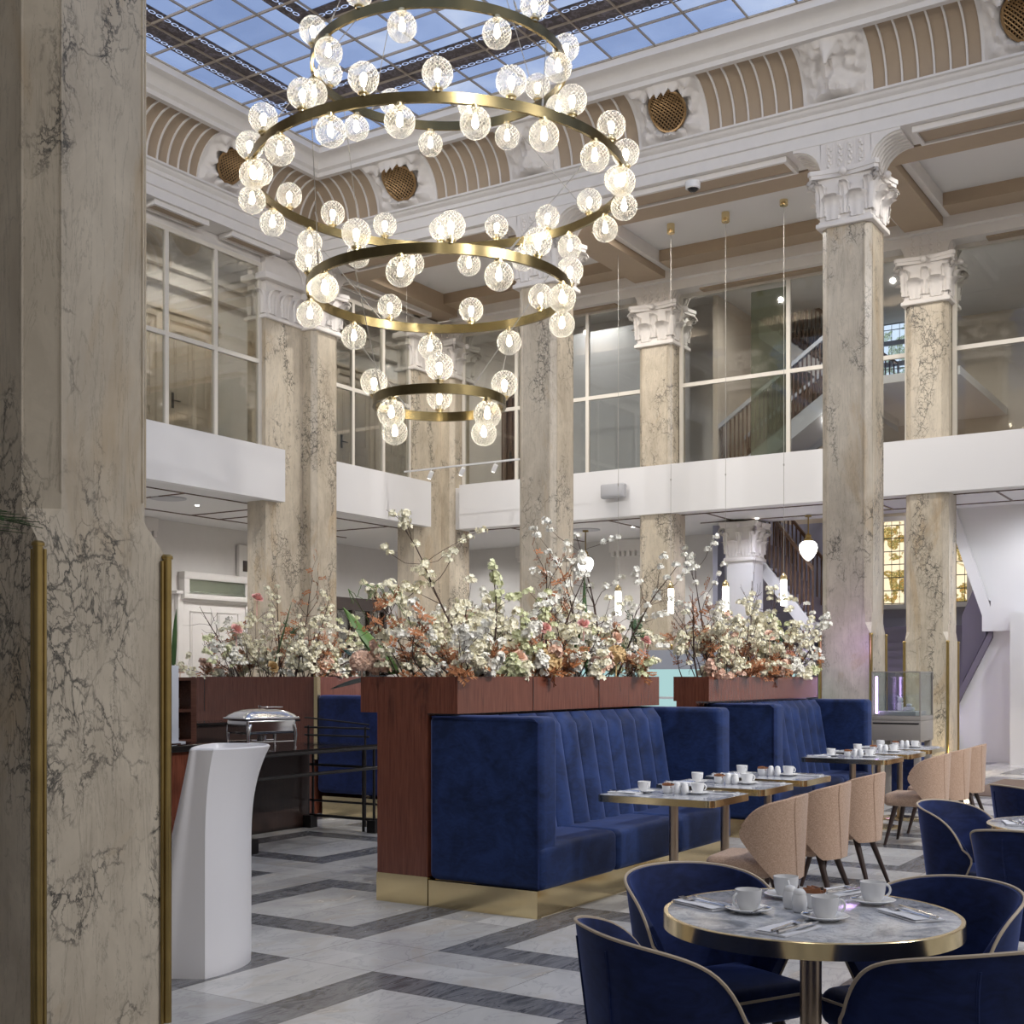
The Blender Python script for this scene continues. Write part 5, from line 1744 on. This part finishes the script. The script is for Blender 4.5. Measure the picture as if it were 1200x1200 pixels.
# hanging yellow green tassels at the far left of the nearest arrangement
rng = random.Random(33)
for k, (px, py) in enumerate(((408, 690), (425, 678), (442, 685), (458, 690))):
    a = Vector(along(px, py, X=6.9)); root = thing('amaranth_tassel', 'yellow green trailing stem left of the tallest blossom branch', 'flowers', a, 0, 'trailing yellow green stems by the end post')
    m = MB()
    for q in range(3): m.tube(grow((0,0,0), (rng.uniform(-.5,.5), rng.uniform(-.5,.5), -.5), .17, 7, .9, -.05), .0022, 4)
    m.tube(grow((0,0,0), (.3, -.3, -.75), .30, 6, .3, .0), .002, 4)
    m.build('stem', M['leafb'], root)

# palm at the left edge
t = thing('palm', 'green palm frond tips at the left edge of the photo', 'plant', (2.33, 4.0, 0))
m = MB(); m.lathe([(.14,0),(.17,.35),(.16,.36),(.13,.33)], 20); m.build('pot', M['darkwood'], t)
m = MB(); m.tube([(0,0,.3),(.02,.01,1.0),(0,0,1.95)], [.04,.03,.025], 8); m.build('trunk', M['stem'], t)
rng = random.Random(2)
for k in range(9):
    a = k*2*PI/9
    vs = []; fs = []
    d = Vector((math.cos(a), math.sin(a), 0)); m = MB()
    pts = [Vector((0,0,1.95)) + d*(.06*i) + Vector((0,0,.10*math.sin(i/8*PI*.9) + .02)) for i in range(8)]
    m.tube(pts, .006, 5)
    s = d.cross(Vector((0,0,1)))
    for i in range(2, 8):
        for sg in (-1, 1):
            for h in (0, .5):
                c = pts[i] if h == 0 or i == 7 else pts[i].lerp(pts[i+1], .5)
                q = (d*.9+s*sg*.7+Vector((0,0,-.1))).normalized(); tt = q.cross(Vector((0,0,1))).normalized()
                m.slab(lambda u, v, c=c, q=q, tt=tt: c+q*.15*v+tt*(u-.5)*.014*math.sin(PI*min(.95,v+.1)), lambda u, v, c=c, q=q, tt=tt: c+q*.15*v+tt*(u-.5)*.012*math.sin(PI*min(.95,v+.1))+Vector((0,0,-.002)), 1, 4)
    m.build('frond', M['leaf'], t)

# ================================================================== BACKGROUND ROOMS
# lit display case
t = thing('display_case', 'tall taupe display case with lit glass top before the rear column', 'display case', (15.2, 4.12, 0))
C_ = Matrix(((ST,CT,0,0),(-CT,ST,0,0),(0,0,1,0),(0,0,0,1)))
C_ = Matrix.Identity(4)
for (x, y) in ((-.24,-.24),(.24,-.24),(-.24,.24),(.24,.24)):
    m = MB(); m.rbox(x-.035, x+.035, y-.035, y+.035, 0, .76, .005, 1); m.build('leg', M['greyunit'], t)
m = MB(); m.rbox(-.29, .29, -.29, .29, .74, .98, .008, 1); m.build('drawer_box', M['greyunit'], t)
m = MB(); m.box(-.295, -.2, -.27, .27, .94, .955); m.build('shadow_gap', M['black'], t, smooth=0)
m = MB(); m.rbox(-.29, .29, -.29, .29, .98, 1.03, .006, 1); m.build('plinth', M['greyunit'], t)
m = MB()
for (x0, x1, y0, y1) in ((-.28,-.272,-.28,.28),(.272,.28,-.28,.28),(-.272,.272,-.28,-.272),(-.272,.272,.272,.28)): m.box(x0, x1, y0, y1, 1.03, 1.55)
m.box(-.28, .28, -.28, .28, 1.55, 1.558)
m.build('glass_hood', M['caseglass'], t, smooth=0)
m = MB()
for (x, y) in ((-.28,-.28),(.28,-.28),(-.28,.28),(.28,.28)): m.box(x-.008, x+.008, y-.008, y+.008, 1.03, 1.56)
for z in (1.03, 1.552):
    for (a, b_, c_, d_) in ((-.28,.28,-.286,-.274),(-.28,.28,.274,.286),(-.286,-.274,-.28,.28),(.274,.286,-.28,.28)): m.box(a, b_, c_, d_, z, z+.01)
m.build('hood_frame', M['greyunit'], t, smooth=0)
m = MB(); m.rbox(-.24, .24, -.22, .22, 1.03, 1.09, .008, 1); m.build('display_plinth', M['porc'], t)
m = MB(); m.tube([(-.24,.24,1.06),(-.24,.24,1.5)], .014, 8); m.build('light_tube', M['purplelamp'], t)
o = MB(); o.rbox(-.03,.03,-.03,.03,0,.10,.01,1); o.sphere((0,0,.13), .035, 12, 8); o.tube([(0,0,.12),(.02,.04,.18)], .010, 6)
ob = o.build('figurine', M['porc'], None, loc=(15.25, 4.16, 1.09)); tag(ob, 'small white figurine in the glass display case', 'figurine')
o = MB(); o.rbox(-.05,.05,-.06,.06,0,.05,.02,2); o.rbox(-.03,.04,-.03,.03,.05,.09,.02,2)
ob = o.build('folded_cloth', M['porc'], None, loc=(15.12, 4.02, 1.09)); tag(ob, 'crumpled white cloth lying in the glass display case', 'cloth')
# brass stand under the display
t = thing('gold_stand', 'gold framed stand seen between the legs of the display case', 'stand', (15.9, 4.25, 0))
m = MB()
for z in (.72, .82): m.rbox(-.2, .2, -.26, .26, z, z+.03, .005, 1)
m.build('shelf', M['gold'], t)
m = MB(); m.box(-.15, .15, -.2, .2, .0, .68); m.build('body', M['velvet2'], t, smooth=0)

# aqua glass fronted counter
t = thing('glass_counter', 'aqua lit glass fronted bar counter behind the planters', 'counter', (15.35, 5.6, 0))
m = MB(); m.box(.02, .6, 0, 3.1, 0, 1.6); m.build('lit_front', M['cyan'], t, smooth=0)
m = MB(); m.box(-.02, .66, -.05, 3.15, 1.6, 1.86); m.build('counter_top', M['greywood'], t, smooth=0)
m = MB()
for z in (.4, .8, 1.2): m.box(0, .02, 0, 3.1, z, z+.03)
m.build('front_bar', M['porc'], t, smooth=0)

# ground floor openings in the left rooms
panel_door(8, 'y', 18.3, 17.7, 1.7, 0, 2.95, 1, mat=M['white'], hand=False)
m = MB(); m.box(16.95, 18.45, 18.17, 18.19, 3.1, 3.38); d_ = m.build('window_6', M['greenglass'], None, smooth=0); d_['kind'] = 'structure'
m = MB()
for (x0, x1, z0, z1) in ((16.8,18.6,3.0,3.1),(16.8,18.6,3.38,3.52),(16.81,16.95,3.02,3.5),(18.45,18.59,3.02,3.5)): m.rbox(x0, x1, 18.12 if x1-x0 > 1 else 18.135, 18.3, z0, z1, .01, 1)
m.build('window_frame', M['white'], d_)
t = thing('wall_sign', 'dark framed panel on the wall behind the broad left pier', 'panel', (18.75, 18.29, 3.65))
m = MB(); m.rbox(-.42, .5, -.09, 0, -.16, .52, .02, 1); m.build('frame', M['white'], t)
m = MB(); m.rbox(-.32, .45, -.10, -.08, -.02, .2, .005, 1); m.build('panel', M['darkwood'], t)
# brown framed glass doors behind the tallest branch
t = thing('glass_door_screen', 'dark brown framed glass doors behind the left end of the nearest arrangement', 'door screen', (21.5, 18.0, 0))
m = MB()
m.box(-1.1, 1.3, -.1, .1, 2.98, 3.25)
for x in (-1.1, -.5, .1, .7, 1.24): m.box(x-.05, x+.05, -.06, .06, 0, 2.98)
m.build('frame', M['darkwood'], t, smooth=0)
m = MB(); m.box(-1.1, 1.24, -.008, .008, 0, 2.98); m.build('glass', M['glass'], t, smooth=0)
m = MB()
for x in (-.3, .3): m.tube([(x, -.12, .9), (x, -.12, 2.1)], .014, 8)
m.build('pull_handle', M['steel'], t)

# green glass fins upstairs
for (x, y0, y1) in ((21.25, 7.75, 8.45), (21.25, 1.6, 3.0)):
    m = MB(); m.box(x, x+.03, y0, y1, 5.32, 8.4); o = m.build('window_7', M['greenglass'], None, smooth=0); o['kind'] = 'structure'
m = MB(); m.box(22.6, 22.7, 10.4, 13.2, 5.3, 8.6); struct('wall_screen', m, M['greywood'], smooth=0)

# staircase: a flight between two levels, along Y on the plane x0..x1
def flight(label, x0, x1, ya, za, yb, zb, n, tread, string, rail, balm, H=.95, parent=None, under=True):
    t = thing('stair_flight', label, 'stairs', (x0, ya, za))
    m = MB(); dy = (yb-ya)/n; dz = (zb-za)/n
    for i in range(n):
        y0, y1 = ya+dy*i, ya+dy*(i+1)
        m.box(x0, x1, min(y0,y1), max(y0,y1), za+dz*i, za+dz*(i+1))
    o = MB(); o.add([(p[0]-x0, p[1]-ya, p[2]-za) for p in m.v], m.f); o.build('step', tread, t, smooth=0)
    m = MB()
    for x in (x0-.06, x1):
        poly = [(0, -.05), (yb-ya, zb-za-.05), (yb-ya, zb-za-.42), (0, -.42)]
        m.prism([(a, b) for a, b in poly], 0, x-x0, x-x0+.06)
    poly = [(0,-.02),(yb-ya, zb-za-.02),(yb-ya, zb-za-.3),(0,-.3)]
    m.prism(poly, 0, 0, x1-x0)
    m.build('stringer', string, t, smooth=0)
    for x in (-.03, x1-x0+.03):
        m = MB(); m.prism([(0, H), (yb-ya, zb-za+H), (yb-ya, zb-za+H+.09), (0, H+.09)], 0, x-.045, x+.045)
        m.build('handrail', rail, t, smooth=0)
    nb = max(6, int(abs(yb-ya)/.085))
    for k in range(nb+1):
        y = (yb-ya)*k/nb; z = (zb-za)*k/nb
        for x in (-.03, x1-x0+.03):
            m = MB(); m.tube([(x, y, z-.02), (x, y, z+.3), (x, y, z+.62), (x, y, z+H)], [.016,.024,.014,.02], 5)
            m.build('baluster', balm, t)
    return t
flight('lower dark staircase flight rising right behind the upper glazing', 23.0, 24.3, 9.9, 5.35, 7.5, 7.0, 11, M['stairwood'], M['greywood'], M['greywood'], M['stairwood'])
flight('upper dark staircase flight rising left behind the upper glazing', 24.9, 26.2, 7.2, 7.0, 9.7, 9.0, 12, M['stairwood'], M['wall'], M['stairwood'], M['stairwood'])
flight('ground floor staircase with pale stringer right of the small white pier', 23.0, 24.2, 7.9, 2.55, 9.1, 4.1, 9, M['purplecarpet'], M['fascia'], M['stairwood'], M['stairwood'])
m = MB(); m.box(22.9, 27, 5.2, 7.4, 6.85, 7.0); struct('floor_landing_upper', m, M['ceil'], smooth=0)
m = MB(); m.box(25.6, 27, 4.6, 9.8, 2.35, 2.5); struct('floor_landing', m, M['purplecarpet'], smooth=0)
t = thing('grand_stair', 'wide purple lit stone steps between the two right columns', 'stairs', (22.4, 6.0, 0))
m = MB()
for i in range(15):
    m.box(i*.21, 3.4, -.7, 1.5, i*.167, (i+1)*.167)
m.build('step', M['purplecarpet'], t, smooth=0)
m = MB(); m.prism([(0,.15),(3.2,2.7),(3.2,3.4),(0,.9)], 1, 1.5, 1.6); m.build('side_panel', M['stairwood'], t, smooth=0)
# stained windows
def lit_window(n, x, y0, y1, z0, z1, mt, sash=True):
    m = MB(); m.box(-.02, 0, y0, y1, z0, z1); o = m.build(f'window_{n}', mt, None, smooth=0, loc=(x, 0, 0)); o['kind'] = 'structure'
    f = MB()
    for (a, b_, c_, d_) in ((y0-.1, y0, z0-.1, z1+.1), (y1, y1+.1, z0-.1, z1+.1), (y0, y1, z0-.1, z0), (y0, y1, z1, z1+.1)):
        f.box(-.12, .02, a, b_, c_, d_)
    if sash:
        zm = (z0+z1)/2
        for q in (z0+(z1-z0)*.36, z0+(z1-z0)*.70): f.box(-.06, 0, y0, y1, q-.05, q+.05)
    f.build('window_frame', M['greywood'], o, smooth=0)
lit_window(8, 26.9, 6.7, 7.75, 8.2-1.0, 9.0+.8, M['bluewin'])
def yat(px, X):
    k = (px-600)/F; d = X/(CT+ST*k); return ST*d - CT*k*d, d
ya, da = yat(1032, 26.8); yb, db = yat(1066, 26.8)
z = lambda py, d: EYE + (793-py)*d/F
lit_window(9, 26.85, yb, ya, z(455, da), min(9.0, z(340, da)), M['bluewin'])
ya2, da2 = yat(942, 26.8); yb2, db2 = yat(925, 26.8)
lit_window(10, 26.85, ya2-.05, yb2+.3, z(395, da2), min(9.0, z(358, da2)), M['bluewin'], False)
lit_window(11, 26.85, yb+.1, ya, z(709, da), z(612, da), M['warmwin'], False)
ya3, da3 = yat(1112, 26.8); yb3, db3 = yat(1134, 26.8)
lit_window(12, 26.85, yb3, ya3, z(706, da3), z(630, da3), M['warmwin'], False)
# small white pier with leafy capital behind the far arrangement
t = thing('white_pier', 'white pier with leafy capital below the gallery, behind the far arrangement', 'pier', (22.45, yat(873, 22.45)[0], 0))
m = MB(); m.box(-.26, .26, -.26, .26, 0, 3.7); m.build('shaft', M['fascia'], t, smooth=0)
m = MB()
S_ = Matrix.Translation((0,0,3.68)) @ Matrix.Diagonal((.8,.8,.98,1)); m.add(CAP.v, CAP.f, 0, S_); m.build('capital', M['stucco'], t)
# right-hand: white raking wall below the second stair, its sloping soffit
y = lambda px, X=22.95: yat(px, X)[0]
zz = lambda py, px, X=22.95: EYE + (793-py)*yat(px, X)[1]/F
m = MB()
poly = [(y(1124), 0), (y(1124), zz(822, 1124)), (y(1163), zz(739, 1163)), (y(1163), zz(735, 1163)), (-6, zz(735, 1163)), (-6, 0)]
m.prism(poly, 0, 22.95, 23.1); struct('wall_stair_side', m, M['fascia'], smooth=0)
m = MB()
poly = [(y(1122), zz(829, 1122)), (y(1122), zz(815, 1122)), (y(1164), zz(733, 1164)), (y(1164), zz(747, 1164))]
m.prism(poly, 0, 22.85, 22.95); struct('trim_stair_edge', m, M['purplecarpet'], smooth=0)
m = MB()
poly = [(y(1118), zz(585, 1118)), (y(1163), zz(712, 1163)), (y(1163), zz(740, 1163)), (y(1153), zz(740, 1153)), (y(1153), zz(722, 1153)), (y(1110), zz(600, 1110))]
m.prism(poly, 0, 22.8, 23.0)
m.box(22.8, 23.4, -6, y(1163), zz(740, 1163), zz(700, 1163))
m.add([(22.85, y(1114), 4.47), (22.85, y(1158), zz(704, 1163)), (22.85, -6, zz(702, 1163)), (22.85, -6, 4.47), (24.5, y(1118), 4.47), (24.5, y(1163), zz(702, 1163)), (24.5, -6, zz(702, 1163)), (24.5, -6, 4.47)], [(0,1,2,3),(7,6,5,4),(0,4,5,1),(1,5,6,2),(2,6,7,3),(3,7,4,0)])
struct('trim_stair_soffit', m, M['fascia'], smooth=0)
m = MB(); poly = [(y(1122), zz(800, 1122)), (y(1150), zz(745, 1150)), (y(1150), zz(655, 1150)), (y(1122), zz(720, 1122))]
m.prism(poly, 0, 23.3, 23.4); struct('wall_balustrade', m, M['purplecarpet'], smooth=0)
m = MB(); m.box(22.4, 23.0, y(1200)-3, y(1191), 0, 2.6); struct('wall_far_right', m, M['fascia'], smooth=0)
# rug
x0, y0 = at(1180, 937); x1, y1 = at(1150, 913)
m = MB(); m.rbox(16.4, 19.2, .2, 3.75, 0, .012, .004, 1); o = m.build('floor_mat', M['rug']); tag(o, 'brown woven floor mat beyond the last tan chairs at right', 'mat')

# ================================================================== LIGHT AND CAMERA
def area(name, loc, size, power, col=(1,.95,.9), rot=(0,0,0), sy=None):
    l = bpy.data.lights.new(name, 'AREA'); l.energy = power; l.color = col
    l.shape = 'RECTANGLE'; l.size = size; l.size_y = sy or size
    o = bpy.data.objects.new(name, l); COL.objects.link(o); o.location = loc; o.rotation_euler = rot
    return o
def point(name, loc, power, col, r=.1):
    l = bpy.data.lights.new(name, 'POINT'); l.energy = power; l.color = col; l.shadow_soft_size = r
    o = bpy.data.objects.new(name, l); COL.objects.link(o); o.location = loc
    return o
def spot(name, loc, target, power, col, r=.05, ang=120, blend=.6):
    l = bpy.data.lights.new(name, 'SPOT'); l.energy = power; l.color = col; l.shadow_soft_size = r
    l.spot_size = math.radians(ang); l.spot_blend = blend
    o = bpy.data.objects.new(name, l); COL.objects.link(o); o.location = loc
    o.rotation_euler = (Vector(target)-Vector(loc)).to_track_quat('-Z', 'Y').to_euler()
    return o
WARM = (1, .95, .89); NEUT = (1, .975, .96)
# fill spots added at the upper ceilings; ground floor downlights, stair lamps
for y_ in (1.2, 3.4, 6.6, 8.8, 11.2, 13.2):
    spot('gallery_fill_spot', (18.1, y_, 8.95), (18.3, y_, 0), 170, WARM, .04, 165)
for (x, y_) in ((21.9, 11.2), (21.9, 13.4), (11.8, 16.4), (14.2, 16.4), (17.4, 16.4), (20.0, 16.4), (22.6, 16.0)):
    spot('ground_lamp', (x, y_, 4.44), (x, y_, 0), 95, NEUT, .04, 160)
for (x, y_) in ((21.3, 8.1), (21.6, 6.4)):
    spot('ground_lamp', (x, y_, 4.44), (x, y_, 0), 70, (.80,.83,1), .04, 160)
for (x, y_) in ((21.6, 3.4), (21.6, .8), (19.8, 1.8)):
    spot('ground_lamp', (x, y_, 4.44), (x+.6, y_, 0), 85, (.90,.93,1), .04, 165)
for (x, y_) in ((11.6, 15.8), (13.9, 15.8), (15.6, 15.8), (18.4, 15.8), (21.6, 15.6), (22.0, 12.3)):
    spot('corridor_fill_spot', (x, y_, 8.95), (x, y_, 0), 75, WARM, .03, 170)  # added fill, lifts the rooms behind the upper glazing
for (x, y_) in ((22.0, 8.6), (22.0, 5.8), (22.2, 2.6)):
    spot('corridor_fill_spot', (x, y_, 8.95), (x+.8, y_, 0), 130, (.95,.93,.95), .03, 170)
point('violet_wash', (21.6, 6.7, .8), 14, (.50,.24,1.0), .05)
point('violet_wash', (15.9, 4.9, 1.9), 5, (.62,.38,1.0), .12)
point('stair_lamp', (26.0, 6.4, 4.4), 20, (1,.7,.45), .05)
point('column_uplight', (20.35, 4.55, .25), 10, (1,.78,.42), .06)
# fill spots added out of view, high up, to brighten aisle and hall
spot('aisle_fill_spot', (.8, .6, 8.6), (1.2, .6, 0), 300, NEUT, .1, 150)  # added over the near aisle for the column and blue chairs
for (a, b) in (((7.0, -5.6, 9.6), (8, 2.8, .8)), ((8.0, -5.6, 9.6), (9, 3.0, .8)), ((11.0, -5.6, 9.6), (12.5, 4, .8)), ((14.0, -5.6, 9.6), (15.5, 6, 3)), ((3.2, -3.5, 9.6), (17, 9, 6)), ((3.2, 12.7, 9.6), (17, 8, 7)), ((3.2, 11.0, 9.6), (14, 14.5, 6)), ((9.0, -5.6, 9.6), (13, 14.5, 7))):
    spot('hall_fill_spot', a, b, 930, NEUT, .12, 62, .8)

for (a, b) in (((5.0, -5.6, 9.6), (7.4, 4.9, 1.9)), ((8.0, -5.6, 9.6), (8.9, 4.9, 1.9)), ((10.0, -5.6, 9.6), (11.6, 4.9, 1.9)), ((12.0, -5.6, 9.6), (13.2, 4.9, 1.9)), ((4.5, 1.0, 9.6), (10.8, 10.1, 1.9)), ((3.3, 3.4, 9.6), (7.5, 5.0, 1.9))):
    spot('planter_fill_spot', a, b, 800, (1, .97, .92), .08, 26, .9)  # extra unseen fill, added to brighten the flowers

w = bpy.data.worlds.new('World'); SC.world = w; w.use_nodes = True
bg = w.node_tree.nodes['Background']; bg.inputs[0].default_value = (1.0,.96,.93,1); bg.inputs[1].default_value = .34

cam = bpy.data.cameras.new('Camera'); co = bpy.data.objects.new('Camera', cam); COL.objects.link(co)
co.location = (0, 0, EYE); co.rotation_euler = (PI/2, 0, math.radians(32.5-90))
cam.sensor_width = 36; cam.lens = F/1200*36; cam.shift_y = 193/1200; cam.clip_end = 200; cam.clip_start = .05
SC.camera = co
SC.view_settings.view_transform = 'Standard'; SC.view_settings.look = 'None'
SC.view_settings.exposure = 0.48; SC.view_settings.gamma = 1
SC.view_settings.use_curve_mapping = False
SC.cycles.max_bounces = 10; SC.cycles.diffuse_bounces = 4; SC.cycles.glossy_bounces = 4
SC.cycles.transparent_max_bounces = 24; SC.cycles.transmission_bounces = 4
SC.cycles.sample_clamp_indirect = 6; SC.cycles.caustics_reflective = False; SC.cycles.caustics_refractive = False
SC.cycles.use_denoising = True
